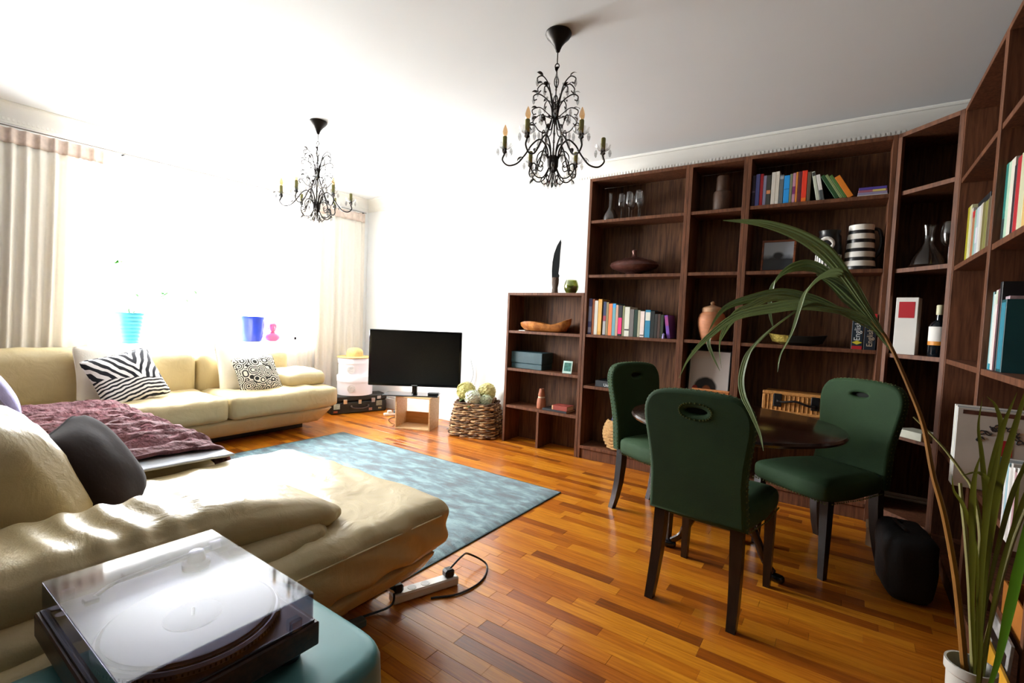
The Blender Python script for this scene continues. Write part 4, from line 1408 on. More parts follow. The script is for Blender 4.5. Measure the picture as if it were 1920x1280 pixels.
# vintage suitcase with stickers
SA = math.atan2(3.90 - 3.243, -4.515 + 4.72)
su = thing('vintage_suitcase', 'old black suitcase with travel stickers and nickel latches under the hat boxes', 'suitcase', (-4.715, 3.24, 0), SA)
sm_ = mat('black_leathercloth', '#15140f', 0.5, var=0.3, vscale=12, bump=0.2, bscale=90)
SL = 0.66
MB().cbox(0, SL, 0, 0.235, 0, 0.135, 0.012).obj('case_body', sm_, su, smooth=False)
MB().cbox(-0.002, SL + 0.002, -0.002, 0.237, 0.139, 0.205, 0.012).obj('lid', sm_, su, smooth=False)
for x in (0.16, 0.49):
    MB().cbox(x - 0.022, x + 0.022, -0.008, 0.002, 0.115, 0.165, 0.002).obj('latch', M['steel'], su, smooth=False)
MB().cbox(SL / 2 - 0.018, SL / 2 + 0.018, -0.008, 0.002, 0.105, 0.155, 0.002).obj('lock_plate', M['steel'], su, smooth=False)
MB().tube(spline([(0.23, -0.01, 0.085), (0.24, -0.03, 0.068), (0.33, -0.036, 0.055), (0.42, -0.03, 0.068), (0.43, -0.01, 0.085)], 6), 0.008, 8).obj('handle', mat('brown_leather', '#3a2418', 0.5), su)
for x in (0.23, 0.43):
    MB().tube([(x, -0.002, 0.085), (x, -0.014, 0.085)], 0.010, 8).obj('handle_ring', M['steel'], su)
for (x0, x1, z0, z1, c) in ((0.03, 0.10, 0.06, 0.12, '#a8bab0'), (0.53, 0.60, 0.07, 0.13, '#8f8a72'), (0.54, 0.585, 0.15, 0.185, '#c6c4bf'), (0.555, 0.595, 0.03, 0.048, '#a8986c'), (0.44, 0.48, 0.02, 0.05, '#a07a6c'), (0.03, 0.075, 0.02, 0.04, '#a0482a')):
    MB().box(x0, x1, -0.0032, 0.0, z0, z1).obj('sticker', mat('sticker_paper', c, 0.6, var=0.4, vscale=60), su, smooth=False)

def hat_box(label, loc, r, h):
    root = thing('hat_box', label, 'box', loc, 0, 'white round hat boxes stacked in the corner')
    wb_ = mat('hat_box_card', '#edeaf0', 0.6, var=0.02)
    MB().lathe([(r - 0.004, 0), (r - 0.003, h * 0.70)], 40).obj('drum', wb_, root)
    MB().lathe([(r + 0.003, h * 0.68), (r + 0.003, h - 0.004), (r, h)], 40).obj('lid', wb_, root)
    a = R(-48)
    MB().lathe([(0.045, 0), (0.045, 0.001)], 20, Matrix.Translation((r * math.cos(a) * 0.995, r * math.sin(a) * 0.995, h * 0.36)) @ Matrix.Rotation(a, 4, 'Z') @ Matrix.Rotation(PI / 2, 4, 'Y')).obj('crest_label', mat('grey_crest', '#d2cfcd', 0.6, var=0.3, vscale=40), root, smooth=False)
    return root
hx, hy = -4.775, 3.60
hat_box('lower white hat box, the wider one standing on the black suitcase', (hx, hy, 0.2052), 0.205, 0.225)
hat_box('upper white hat box, the narrower one under the straw hat', (hx - 0.01, hy - 0.005, 0.4304), 0.185, 0.205)
st = thing('straw_hat', 'small round straw boater hat lying on the upper white hat box', 'hat', (hx - 0.01, hy - 0.005, 0.6356))
MB().lathe([(0.195, 0), (0.2, 0.004), (0.2, 0.010), (0.10, 0.014)], 40).obj('brim', M['straw'], st)
MB().lathe([(0.096, 0.012), (0.097, 0.05), (0.090, 0.08), (0.072, 0.10), (0.04, 0.112), (0.005, 0.116)], 32).obj('crown', M['straw'], st)
MB().lathe([(0.0955, 0.014), (0.0955, 0.032)], 32, cap0=False, cap1=False).obj('hat_band', mat('hat_ribbon', '#a8874e', 0.6), st)

# hyacinth basket: four tapering woven sides built from real strands
nb = thing('wicker_basket', 'large square brown woven basket of flowers between the crate and low bookcase', 'basket', (-3.005, 3.74, 0), R(18))
def sq(r, n=40, p=5.0):
    out = []
    for i in range(n):
        a = 2 * PI * i / n
        c_, s_ = math.cos(a), math.sin(a)
        k = 1 / (abs(c_) ** p + abs(s_) ** p) ** (1 / p)
        out.append((c_ * k * r, s_ * k * r * 0.78))
    return out
rin = []
NB_H = 0.335
def rad_b(z):
    return 0.245 - 0.050 * (z / NB_H) ** 1.5
vs, fs = [], []
for k in range(2):
    for (x, y) in sq(rad_b(NB_H * k) - 0.014):
        vs.append((x, y, 0.004 + (NB_H - 0.02) * k))
fs = [(i, (i + 1) % 40, 40 + (i + 1) % 40, 40 + i) for i in range(40)] + [tuple(reversed(range(40)))]
MB().add(vs, fs).obj('liner', mat('basket_lining', '#3a2a1c', 0.9), nb)
rnd = random.Random(4)
wmats = [mat('hyacinth_%s' % c, h, 0.8, var=0.35, vscale=20, bump=0.5, bscale=50) for c, h in (('tan', '#a5835a'), ('brown', '#7a5a3a'), ('pale', '#bb9c72'), ('dark', '#5e4430'))]
for k in range(22):
    z = 0.010 + k * 0.0150
    P = sq(rad_b(z), 160)
    ph = k * PI
    pts = []
    for i, (x, y) in enumerate(P):
        o_ = 1 + 0.036 * math.sin(i * PI / 5 + ph + 0.4 * math.sin(k))
        pts.append((x * o_, y * o_, z + 0.005 * math.sin(i * PI / 16 + k * 1.7) + rnd.uniform(-0.002, 0.002)))
    MB().tube(pts, [0.0088 + 0.0028 * math.sin(i * 0.45 + k * 2.1) for i in range(160)], 6, closed=True).obj('woven_strand', wmats[(k * 7) % 4], nb)
for sgn in (-1, 1):
    MB().tube(spline([(sgn * 0.175, -0.05, 0.325), (sgn * 0.18, -0.03, 0.37), (sgn * 0.18, 0.03, 0.37), (sgn * 0.175, 0.05, 0.325)], 5), 0.010, 6).obj('handle', wmats[1], nb)

def hydrangea(label, loc, r, col, seed):
    rnd = random.Random(seed)
    root = thing('hydrangea', label, 'flower', loc, rnd.random(), 'hydrangeas in the woven basket')
    pm = mat('petals', col, 0.7, var=0.12, vscale=30, trans=0.2)
    m = MB()
    for i in range(130):
        z = 1 - 1.75 * (i + 0.5) / 130
        a = i * 2.39996
        q = math.sqrt(max(0, 1 - z * z))
        c = Vector((q * math.cos(a), q * math.sin(a), z)) * r * rnd.uniform(0.86, 1.08)
        c.z += r
        nrm = Vector((q * math.cos(a), q * math.sin(a), z))
        rot = nrm.to_track_quat('Z', 'Y').to_matrix().to_4x4()
        T = Matrix.Translation(c) @ rot @ Matrix.Rotation(rnd.random() * 6, 4, 'Z')
        s_ = r * 0.27
        for b in range(4):
            TT = T @ Matrix.Rotation(b * PI / 2, 4, 'Z')
            m.add([(0, 0, 0), (s_ * 0.5, -s_ * 0.45, s_ * 0.12), (s_, 0, s_ * 0.25), (s_ * 0.5, s_ * 0.45, s_ * 0.12)], [(0, 1, 2, 3)], TT)
    m.ball((0, 0, r), r * 0.74, 12)
    m.obj('flower_head', pm, root)
    MB().tube([(0, 0, -0.12), (0.005, 0, -0.02), (0, 0, r * 0.5)], 0.005, 6).obj('stem', M['palmdark'], root)
    for b in range(3):
        a = b * 2.1 + rnd.random()
        vs, fs = ribbon([(0, 0, -0.02), (0.04 * math.cos(a), 0.04 * math.sin(a), 0.01), (0.085 * math.cos(a), 0.085 * math.sin(a), -0.01)], lambda t: 0.05 * math.sin(PI * min(1, t * 0.97 + 0.02)), (-math.sin(a), math.cos(a), 0))
        MB().add(vs, fs).obj('leaf', M['palmdark'], root, sharp=180)
hydrangea('pale yellow hydrangea head at the left of the woven basket', (-3.12, 3.69, 0.335), 0.088, '#d6cf86', 1)
hydrangea('cream-yellow hydrangea head at the back right of the woven basket', (-2.955, 3.82, 0.335), 0.085, '#d8d092', 2)
hydrangea('white hydrangea head drooping over the front of the woven basket', (-2.99, 3.645, 0.300), 0.075, '#e2e6d2', 3)
hydrangea('greenish white hydrangea head at the right rim of the woven basket', (-2.885, 3.72, 0.29), 0.060, '#c6cdb0', 4)

def cable(name, label, pts, r, m, k=8):
    o = thing(name, label, 'cable', pts[0])
    p0 = Vector(pts[0])
    MB().tube([p - p0 for p in spline(pts, k)], r, 6).obj('flex', m, o)
    return o
pw_ = thing('power_strip', 'white power strip with plugs on the floor between the suitcase and the crate', 'power strip', (-4.25, 3.72, 0), R(60))
MB().cbox(-0.09, 0.09, -0.025, 0.025, 0, 0.03, 0.005).obj('strip_body', M['white'], pw_, smooth=False)
MB().cbox(-0.05, 0.0, -0.022, 0.022, 0.03, 0.06, 0.006).obj('plug', M['white'], pw_, smooth=False)
MB().cbox(0.02, 0.06, -0.022, 0.022, 0.03, 0.055, 0.006).obj('plug', mat('grey_plug', '#6a7880', 0.5), pw_, smooth=False)
cable('cable', 'thin dark cable running from the white power strip towards the crate', [(-4.16, 3.70, 0.004), (-4.10, 3.55, 0.004), (-3.95, 3.45, 0.004), (-3.86, 3.42, 0.004), (-3.82, 3.36, 0.004)], 0.003, M['black'])
cable('cable', 'thin dark cable on the floor between the crate and the basket', [(-3.34, 3.66, 0.004), (-3.30, 3.82, 0.004), (-3.24, 3.90, 0.004), (-3.16, 3.93, 0.004)], 0.003, M['black'])
cable('cable', 'thin grey cable hanging down the wall behind the television', [(-3.30, 3.96, 0.72), (-3.26, 3.965, 0.55), (-3.34, 3.965, 0.38), (-3.42, 3.96, 0.2), (-3.40, 3.955, 0.03)], 0.0025, mat('grey_flex', '#9a9a98', 0.6))

# ================================================================== RUG
rg = thing('rug', 'blue-teal mottled viscose rug lying before the cream sofa', 'rug', (-2.75, 1.95, 0))
def rug_pile():
    n, m_ = 70, 56
    x0, x1, y0, y1 = -1.20, 1.205, -0.91, 0.905
    vs, fs = [], []
    for j in range(m_ + 1):
        for i in range(n + 1):
            x, y = x0 + (x1 - x0) * i / n, y0 + (y1 - y0) * j / m_
            e = min(x - x0, x1 - x, y - y0, y1 - y)
            z = 0.006 + 0.010 * min(1, e / 0.02) + 0.0014 * noise.noise(Vector((x * 9, y * 16, 0)))
            vs.append((x, y, z))
    for j in range(m_):
        for i in range(n):
            a = j * (n + 1) + i
            fs.append((a, a + 1, a + n + 2, a + n + 1))
    return MB().add(vs, fs)
rug_pile().obj('pile', M['rug'], rg, sharp=180)
MB().cbox(-1.207, 1.212, -0.917, 0.912, 0.0008, 0.0065, 0.002).obj('binding', mat('dark_binding', '#2f4348', 0.8), rg, smooth=False)

# ================================================================== CORNER SOFA
SO = (-4.3, 0.8, 0)
sofa = thing('corner_sofa', 'large cream leather corner sofa with chaise end, along the window and towards the camera', 'sofa', SO)
def at(x, y, z):
    return Matrix.Translation((x - SO[0], y - SO[1], z))
LE = M['leather']

def folds(amp, fx, fy, seed=0.0, sharp=2.0):
    def f(p, n_):
        q = Vector((p.x * fx + seed, p.y * fy + seed * 1.7, seed * 0.5))
        r_ = 1 - abs(noise.noise(q)) * 2
        r_ = max(0, r_) ** sharp
        k = max(0.0, n_.z) ** 0.5 if n_.z > 0 else 0.15
        return p + n_ * amp * (r_ - 0.45) * (0.25 + 0.75 * k)
    return f

def box_cushion(name, x0, x1, y0, y1, z0, z1, r, puff, n, fn=None, parent=None, rot=None):
    T = at((x0 + x1) / 2, (y0 + y1) / 2, (z0 + z1) / 2)
    if rot is not None:
        T = T @ rot
    return MB().soft((x1 - x0, y1 - y0, z1 - z0), r, n, puff, T, fn).obj(name, LE, parent or sofa, sharp=180)

def taper(fx, fy, hz):
    def f(p, n_):
        k = (hz - p.z) / (2 * hz)          # 1 at the bottom
        return Vector((p.x * (1 - fx * k), p.y * (1 - fy * k), p.z))
    return f
# far run along the window
box_cushion('base', -4.96, -4.17, 0.22, 2.90, 0.075, 0.225, 0.02, (0, 0, 0), (6, 14, 4), lambda p, n_: Vector((p.x - (0.075 - p.z) * 0.55 * (p.x > 0), p.y - (0.075 - p.z) * 0.8 * (p.y > 0), p.z)))
box_cushion('seat_cushion', -4.78, -4.13, 1.905, 2.935, 0.222, 0.43, 0.05, (0.012, 0, 0.014), (10, 16, 6), folds(0.018, 5, 8, 3.1))
box_cushion('seat_cushion', -4.78, -4.13, 1.02, 1.90, 0.222, 0.43, 0.05, (0.012, 0, 0.014), (10, 16, 6), folds(0.018, 5, 8, 8.4))
box_cushion('back_cushion', -4.965, -4.71, 0.24, 1.215, 0.36, 0.81, 0.07, (0.018, 0, 0.01), (8, 16, 10), folds(0.008, 5, 5, 1.5))
box_cushion('back_cushion', -4.965, -4.71, 1.22, 1.885, 0.36, 0.76, 0.07, (0.018, 0, 0.01), (8, 14, 10), folds(0.008, 5, 5, 4.5))
box_cushion('back_cushion', -4.965, -4.71, 1.89, 2.74, 0.36, 0.75, 0.07, (0.018, 0, 0.01), (8, 14, 10), folds(0.008, 5, 5, 7.5))
box_cushion('arm_cushion', -4.86, -4.31, 2.47, 2.94, 0.415, 0.565, 0.065, (0, 0, 0.01), (12, 12, 8), lambda p, n_: folds(0.010, 6, 6, 6.1)(Vector((p.x, p.y * (1 - 0.12 * (p.x > 0.1)), p.z * (1.12 - 0.55 * abs(p.x + 0.05)))), n_))
# near run
box_cushion('base', -4.16, -1.42, 0.12, 1.08, 0.075, 0.225, 0.02, (0, 0, 0), (14, 6, 4))
box_cushion('chaise_base', -2.46, -1.312, 0.15, 1.44, 0.115, 0.222, 0.035, (0.006, 0.006, 0), (10, 14, 4), lambda p, n_: Vector((p.x - (0.054 - p.z) * 0.6 * (p.x > 0), p.y - (0.054 - p.z) * 0.5 * (p.y > 0), p.z)))
box_cushion('seat_cushion', -4.12, -2.49, 0.3, 1.10, 0.222, 0.43, 0.05, (0, 0.01, 0.012), (16, 10, 6), folds(0.008, 6, 6, 2.2))
def chaise_fn(p, n_):
    q = folds(0.013, 3.2, 7.5, 9.3, 1.6)(p, n_)
    if n_.z < 0.5:
        q = q + n_ * 0.006 * math.sin(p.y * 26 + p.z * 60 + 3 * noise.noise(p * 6))
    return q
box_cushion('chaise_cushion', -2.47, -1.292, 0.12, 1.475, 0.218, 0.425, 0.055, (0.006, 0.02, 0.020), (40, 44, 12), chaise_fn)
MB().tube([(p[0] - SO[0], p[1] - SO[1], 0.376) for p in ((-1.288, 0.2), (-1.286, 0.6), (-1.286, 1.0), (-1.288, 1.40))], 0.004, 6).obj('piping', LE, sofa)
def arm_fn(p, n_):
    t = p.y / 0.52
    ph = p.y * 72 + 2.6 * noise.noise(Vector((p.x * 5, p.y * 4, 2.0)))
    cr_ = (0.5 + 0.5 * math.sin(ph)) ** 1.3
    k = max(0, n_.z + 0.25) * math.exp(-((t + 0.12) * 2.3) ** 2)
    q = p - n_ * 0.011 * (1 - cr_) * k
    q.z += 0.012 * math.cos(t * 1.3) - 0.02 * max(0, t) ** 2
    q.x += 0.03 * (t > 0) * t * t
    if t > 0.25 and q.z > -0.06:
        q.z -= (q.z + 0.06) * 0.75 * (t - 0.25) ** 1.5
    return q + n_ * 0.006 * noise.noise(p * 7)
box_cushion('arm_cushion', -1.785, -1.425, 0.0, 1.03, 0.425, 0.580, 0.072, (0.01, 0.03, 0.010), (18, 120, 12), arm_fn)
box_cushion('arm_base', -1.74, -1.37, -0.02, 0.965, 0.36, 0.478, 0.055, (0.012, 0.012, 0), (10, 30, 8), lambda p, n_: p + n_ * 0.006 * noise.noise(p * 8))
box_cushion('back_frame', -4.6, -1.37, -0.16, 0.16, 0.08, 0.60, 0.05, (0.01, 0, 0.01), (20, 6, 10))
LN = Matrix.Rotation(R(27), 4, 'X')
for i, (x0, x1) in enumerate(((-2.62, -1.80), (-3.47, -2.63), (-4.32, -3.48))):
    box_cushion('back_cushion', x0, x1, 0.16, 0.42, 0.40, 0.815, 0.10, (0.02, 0.035, 0.015), (16, 10, 14), folds(0.012, 5, 5, 11.0 + i * 3), rot=LN)
for (x0, x1, y0, y1) in ((-4.9, -4.42, 0.4, 2.72), (-4.1, -1.65, 0.2, 0.98)):
    MB().cbox(x0 - SO[0], x1 - SO[0], y0 - SO[1], y1 - SO[1], 0.0005, 0.09, 0.004).obj('plinth', M['black'], sofa, smooth=False)
for (x, y) in ((-1.62, 1.28), (-2.3, 1.28)):
    MB().cbox(x - 0.035 - SO[0], x + 0.035 - SO[0], y - 0.035 - SO[1], y + 0.035 - SO[1], 0.0178, 0.13, 0.004).obj('foot', M['black'], sofa, smooth=False)

# cushions
def throw_cushion(name, label, loc, size, m, rz, lean, roll=0.0, t=0.15, group=None, seed=0, soft_c=0.05):
    root = thing(name, label, 'cushion', loc, 0, group)
    root.rotation_euler = (Matrix.Rotation(rz, 3, 'Z') @ Matrix.Rotation(-lean, 3, 'X') @ Matrix.Rotation(-roll, 3, 'Y')).to_euler()
    n = 22
    vs, fs = [], []
    for s_ in (-1, 1):
        for j in range(n + 1):
            for i in range(n + 1):
                u, v = -1 + 2 * i / n, -1 + 2 * j / n
                k = ((1 - u * u) * (1 - v * v)) ** 0.42
                x = u * size[0] / 2 * (1 - 0.07 * (1 - v * v) * abs(u) ** 3 - soft_c * v ** 8 * u * u)
                z = v * size[1] / 2 * (1 - 0.07 * (1 - u * u) * abs(v) ** 3 - soft_c * u ** 8 * v * v)
                y = s_ * (t / 2 * k + 0.002)
                y += 0.008 * noise.noise(Vector((x * 9, z * 9, seed + s_))) * k
                vs.append((x, y, z))
    o = (n + 1) ** 2
    for j in range(n):
        for i in range(n):
            a = j * (n + 1) + i
            fs.append((a, a + 1, a + n + 2, a + n + 1))
            fs.append((o + a + 1, o + a, o + a + n + 1, o + a + n + 2))
    ring = [j for j in range(n + 1)] + [(n + 1) * j + n for j in range(1, n + 1)] + [(n + 1) * n + n - j for j in range(1, n + 1)] + [(n + 1) * (n - j) for j in range(1, n)]
    for i in range(len(ring)):
        a, b = ring[i], ring[(i + 1) % len(ring)]
        fs.append((b, a, o + a, o + b))
    MB().add(vs, fs).obj('cushion_cover', m, root, sharp=180)
    pts = [vs[i] for i in ring]
    MB().tube([(p[0] * 1.005, 0, p[2] * 1.005) for p in pts], 0.0035, 5, closed=True).obj('seam', m, root)
    return root
FR = R(90)
throw_cushion('cushion', 'large plain off-white cushion behind the zebra cushion on the window sofa', (-4.605, 1.275, 0.62), (0.50, 0.46), M['cream'], FR, R(16), 0, 0.14, seed=1)
throw_cushion('cushion', 'zebra striped black and white cushion tilted on the window sofa', (-4.45, 1.30, 0.605), (0.46, 0.42), M['zebra'], FR + R(6), R(30), R(13), 0.15, seed=2)
throw_cushion('cushion', 'large plain off-white cushion behind the small black and white swirl cushion', (-4.585, 2.23, 0.61), (0.49, 0.48), M['cream'], FR, R(18), 0, 0.14, seed=3)
throw_cushion('cushion', 'smaller cushion with black and white swirl print on the window sofa', (-4.42, 2.265, 0.565), (0.39, 0.36), M['swirl'], FR, R(28), R(4), 0.13, seed=4)
throw_cushion('cushion', 'charcoal brown velvet cushion leaning on the sofa back behind the near arm', (-2.06, 0.505, 0.598), (0.46, 0.38), M['darkcush'], R(180 - 30), R(32), R(4), 0.19, seed=5, soft_c=0.13)
throw_cushion('cushion', 'lavender patterned cushion at the far left corner of the sofa, beyond the throw', (-3.95, 0.50, 0.675), (0.46, 0.44), M['lav'], R(180), R(30), 0, 0.16, seed=6)

def drape(name, label, cat, x0, x1, prof, m, amp, thick, fx, seed, part):
    """cloth over the seat: prof is the (y, z) path from back to the hanging front"""
    P = spline([(0, y, z) for y, z in prof], 10)
    n = max(4, int((x1 - x0) / 0.02))
    cx_ = (x0 + x1) / 2
    root = thing(name, label, cat, (cx_, prof[0][0], prof[0][1]))
    vs, fs = [], []
    for k, p in enumerate(P):
        v = k / (len(P) - 1)
        for i in range(n + 1):
            x = x0 + (x1 - x0) * i / n
            q = Vector((x * fx + 0.6 * noise.noise(Vector((x * 2, p.y * 3, seed))), p.y * 3.0, seed))
            r_ = max(0, 1 - 2.2 * abs(noise.noise(q))) ** 1.6
            e = 0.012 * noise.noise(Vector((v * 9, seed, 0)))
            edge = min(i, n - i) / n
            d = amp * r_ * min(1, edge * 8 + 0.15)
            if v > 0.8:
                vs.append((x - cx_ + e, p.y - prof[0][0] + d, p.z - prof[0][1]))
            else:
                vs.append((x - cx_ + e, p.y - prof[0][0], p.z - prof[0][1] + d))
    for k in range(len(P) - 1):
        for i in range(n):
            a = k * (n + 1) + i
            fs.append((a, a + 1, a + n + 2, a + n + 1))
    o = MB().add(vs, fs).obj(part, m, root, sharp=180)
    sd = o.modifiers.new('thickness', 'SOLIDIFY')
    sd.thickness = thick
    sd.offset = 1
    return root
drape('folded_blanket', 'slate grey blanket spread on the sofa seat, its edge showing under the fur throw', 'blanket', -3.3, -2.41, [(0.56, 0.456), (0.75, 0.460), (0.98, 0.459), (1.06, 0.457), (1.13, 0.455)], M['sheet'], 0.004, 0.008, 3, 2.0, 'cloth')
drape('fur_throw', 'mauve faux fur throw in soft ridges lying over the sofa seat', 'throw', -4.20, -2.53, [(0.47, 0.478), (0.7, 0.484), (0.95, 0.482), (1.095, 0.466), (1.150, 0.41), (1.156, 0.25)], M['fur'], 0.042, 0.014, 17, 5.0, 'fur_pelt')

# power strip and leads by the chaise
ps = thing('power_strip', 'long white power strip with black plugs on the floor beside the chaise', 'power strip', (-1.405, 1.44, 0), R(70))
MB().cbox(-0.15, 0.15, -0.027, 0.027, 0.0005, 0.04, 0.006).obj('strip_body', M['white'], ps, smooth=False)
for x in (-0.06, 0.0):
    MB().lathe([(0.018, 0.04), (0.018, 0.0412)], 14, Matrix.Translation((x, 0, 0))).obj('socket', mat('socket_grey', '#c9c9c6', 0.5), ps)
for x in (0.11, -0.125):
    MB().cbox(x - 0.022, x + 0.022, -0.022, 0.022, 0.04, 0.075, 0.008).obj('plug', M['black'], ps, smooth=False)
cable('cable', 'black cable looping out over the floor from the power strip by the chaise', [(-1.365, 1.545, 0.07), (-1.36, 1.62, 0.10), (-1.40, 1.72, 0.06), (-1.34, 1.78, 0.006), (-1.27, 1.66, 0.005), (-1.28, 1.52, 0.005), (-1.35, 1.42, 0.005)], 0.0045, M['black'])
cable('cable', 'white cable curling beside the near end of the power strip', [(-1.44, 1.30, 0.05), (-1.46, 1.26, 0.09), (-1.52, 1.30, 0.10), (-1.56, 1.40, 0.06), (-1.52, 1.44, 0.022)], 0.0045, M['white'])
cable('cable', 'dark cable running under the chaise along the rug edge', [(-1.45, 1.31, 0.06), (-1.42, 1.27, 0.02), (-1.46, 1.18, 0.006), (-1.52, 1.02, 0.006), (-1.58, 0.9, 0.006)], 0.0045, M['black'])
pg = thing('adapter', 'small grey adapter on the floor under the chaise end', 'adapter', (-1.44, 1.10, 0.0), R(80))
MB().cbox(-0.05, 0.05, -0.02, 0.02, 0.0005, 0.028, 0.004).obj('body', mat('adapter_grey', '#5d6a66', 0.6), pg, smooth=False)

# ================================================================== DINING CHAIRS AND TABLE
VEL, DW = M['velvet'], M['darkwood']

def chair_back_mesh():
    half = [(0.180, 0.405), (0.178, 0.46), (0.174, 0.54), (0.175, 0.60), (0.182, 0.67), (0.192, 0.74), (0.199, 0.80), (0.195, 0.845), (0.174, 0.882), (0.138, 0.899), (0.07, 0.907), (0.0, 0.909)]
    out = [(p.x, p.z) for p in spline([(x, 0, z) for x, z in half], 3)]
    outline = out + [(-x, z) for x, z in reversed(out[:-1])]
    hole = [(0.060 * math.copysign(abs(math.cos(a)) ** 0.8, math.cos(a)), 0.842 + 0.029 * math.sin(a)) for a in [2 * PI * k / 28 for k in range(28)]]
    cu_ = bpy.data.curves.new('back', 'CURVE')
    cu_.dimensions = '2D'
    cu_.fill_mode = 'BOTH'
    cu_.extrude = 0.014
    cu_.bevel_depth = 0.016
    cu_.bevel_resolution = 3
    for ring in (outline, hole):
        sp = cu_.splines.new('POLY')
        sp.points.add(len(ring) - 1)
        for i, (x, z) in enumerate(ring):
            sp.points[i].co = (x, z, 0, 1)
        sp.use_cyclic_u = True
    o = bpy.data.objects.new('tmp', cu_)
    C.objects.link(o)
    me = bpy.data.meshes.new_from_object(o.evaluated_get(bpy.context.evaluated_depsgraph_get()))
    bpy.data.objects.remove(o)
    for v in me.vertices:
        x, z, y = v.co.x, v.co.y, -v.co.z
        v.co = (x, y - 0.215 - 0.075 * (z - 0.42) / 0.5, z)
    me.materials.clear()
    me.materials.append(VEL)
    me.polygons.foreach_set('use_smooth', [True] * len(me.polygons))
    me.set_sharp_from_angle(angle=R(50))
    return me, outline, hole

def make_chair():
    root = thing('dining_chair', 'green velvet dining chair with its back to the camera, a grip hole in its top', 'chair', (0, 0, 0), 0, 'green velvet dining chairs')
    me, outline, hole = chair_back_mesh()
    b = bpy.data.objects.new('backrest', me)
    C.objects.link(b)
    b.parent = root
    MB().lathe([(1, -0.5), (1, 0.5)], 24, Matrix.Translation((0, -0.2785, 0.842)) @ Matrix.Rotation(PI / 2, 4, 'X') @ Matrix.Diagonal((0.056, 0.026, 0.006, 1))).obj('grip_pocket', mat('pocket_shade', '#0c130b', 0.9), root, smooth=False)  # added backing disc, shade inside the grip put into its near-black colour
    def sy(z):
        return -0.215 - 0.075 * (z - 0.42) / 0.5
    MB().soft((0.43, 0.46, 0.10), 0.035, (12, 12, 6), (0, 0, 0.016), Matrix.Translation((0, 0.02, 0.415)), lambda p, n_: Vector((p.x * (1 - 0.14 * max(0, -p.y / 0.23)), p.y, p.z))).obj('seat', VEL, root, sharp=180)
    for s_ in (-1, 1):
        vs = []
        m = MB()
        sec = [(s_ * 0.186, 0.215, 0.38, 0.021), (s_ * 0.188, 0.216, 0.2, 0.018), (s_ * 0.19, 0.217, 0.0, 0.014)]
        for x, y, z, r_ in sec:
            vs += [(x - r_, y - r_, z), (x + r_, y - r_, z), (x + r_, y + r_, z), (x - r_, y + r_, z)]
        fs = [(3, 2, 1, 0), (8, 9, 10, 11)]
        for k in range(2):
            for i in range(4):
                j = (i + 1) % 4
                fs.append((k * 4 + j, k * 4 + i, k * 4 + 4 + i, k * 4 + 4 + j))
        m.add(vs, [tuple(reversed(f)) for f in fs]).obj('leg', DW, root, smooth=False)
        vs, m = [], MB()
        sec = [(0.155, -0.195, 0.41, 0.023), (0.158, -0.195, 0.30, 0.023), (0.162, -0.203, 0.18, 0.021), (0.166, -0.222, 0.08, 0.019), (0.168, -0.246, 0.0, 0.017)]
        for x, y, z, r_ in sec:
            x *= s_
            vs += [(x - r_, y - r_, z), (x + r_, y - r_, z), (x + r_, y + r_, z), (x - r_, y + r_, z)]
        fs = [(0, 1, 2, 3), (19, 18, 17, 16)]
        for k in range(4):
            for i in range(4):
                j = (i + 1) % 4
                fs.append((k * 4 + i, k * 4 + 4 + i, k * 4 + 4 + j, k * 4 + j))
        m.add(vs, fs).obj('leg', DW, root, sharp=30)
    nails = MB()
    def nail(x, y, z, ax):
        nails.ball((x, y, z), (0.0045, 0.0045, 0.0045), 6)
    L = 0.0
    for k in range(len(outline) - 1):
        a, b2 = Vector(outline[k]), Vector(outline[k + 1])
        d = (b2 - a).length
        L += d
        if L > 0.014:
            L = 0
            nrm = Vector(((b2 - a).y, -(b2 - a).x)).normalized()
            for yo in (0.013, -0.013):
                p = a + nrm * 0.0155
                nails.ball((p.x, sy(p.y) + yo, p.y), 0.004, 6)
    for (x, z) in hole:
        dx, dz = x, z - 0.842
        q = math.hypot(dx, dz) or 1
        nails.ball((x * 1.07, sy(z) - 0.0305, 0.842 + dz * 1.14), 0.004, 6)
    for k in range(26):
        x = -0.2 + 0.4 * k / 25
        nails.ball((x, 0.251, 0.372), 0.004, 6)
        for s_ in (-1, 1):
            y = -0.18 + 0.4 * k / 25
            nails.ball((s_ * (0.216 * (1 - 0.14 * max(0, -(y - 0.02) / 0.23))), y, 0.372), 0.004, 6)
    o = nails.obj('nailhead', M['velvet_nail'], root)
    o['kind'] = 'stuff'
    return root
M['velvet_nail'] = mat('green_brass_nail', '#5f6a3c', 0.4, 0.6, 0.15)
ch = make_chair()
ch.location = (-0.445, 2.257, 0)
ch.rotation_euler = (0, 0, R(-5.4))
dup(ch, (-0.875, 2.915, 0), R(-113), 'green velvet dining chair on the left, beside the bookcases, seen from its side')
dup(ch, (-0.070, 2.985, 0), R(146.5), 'green velvet dining chair beyond the table, facing the camera')

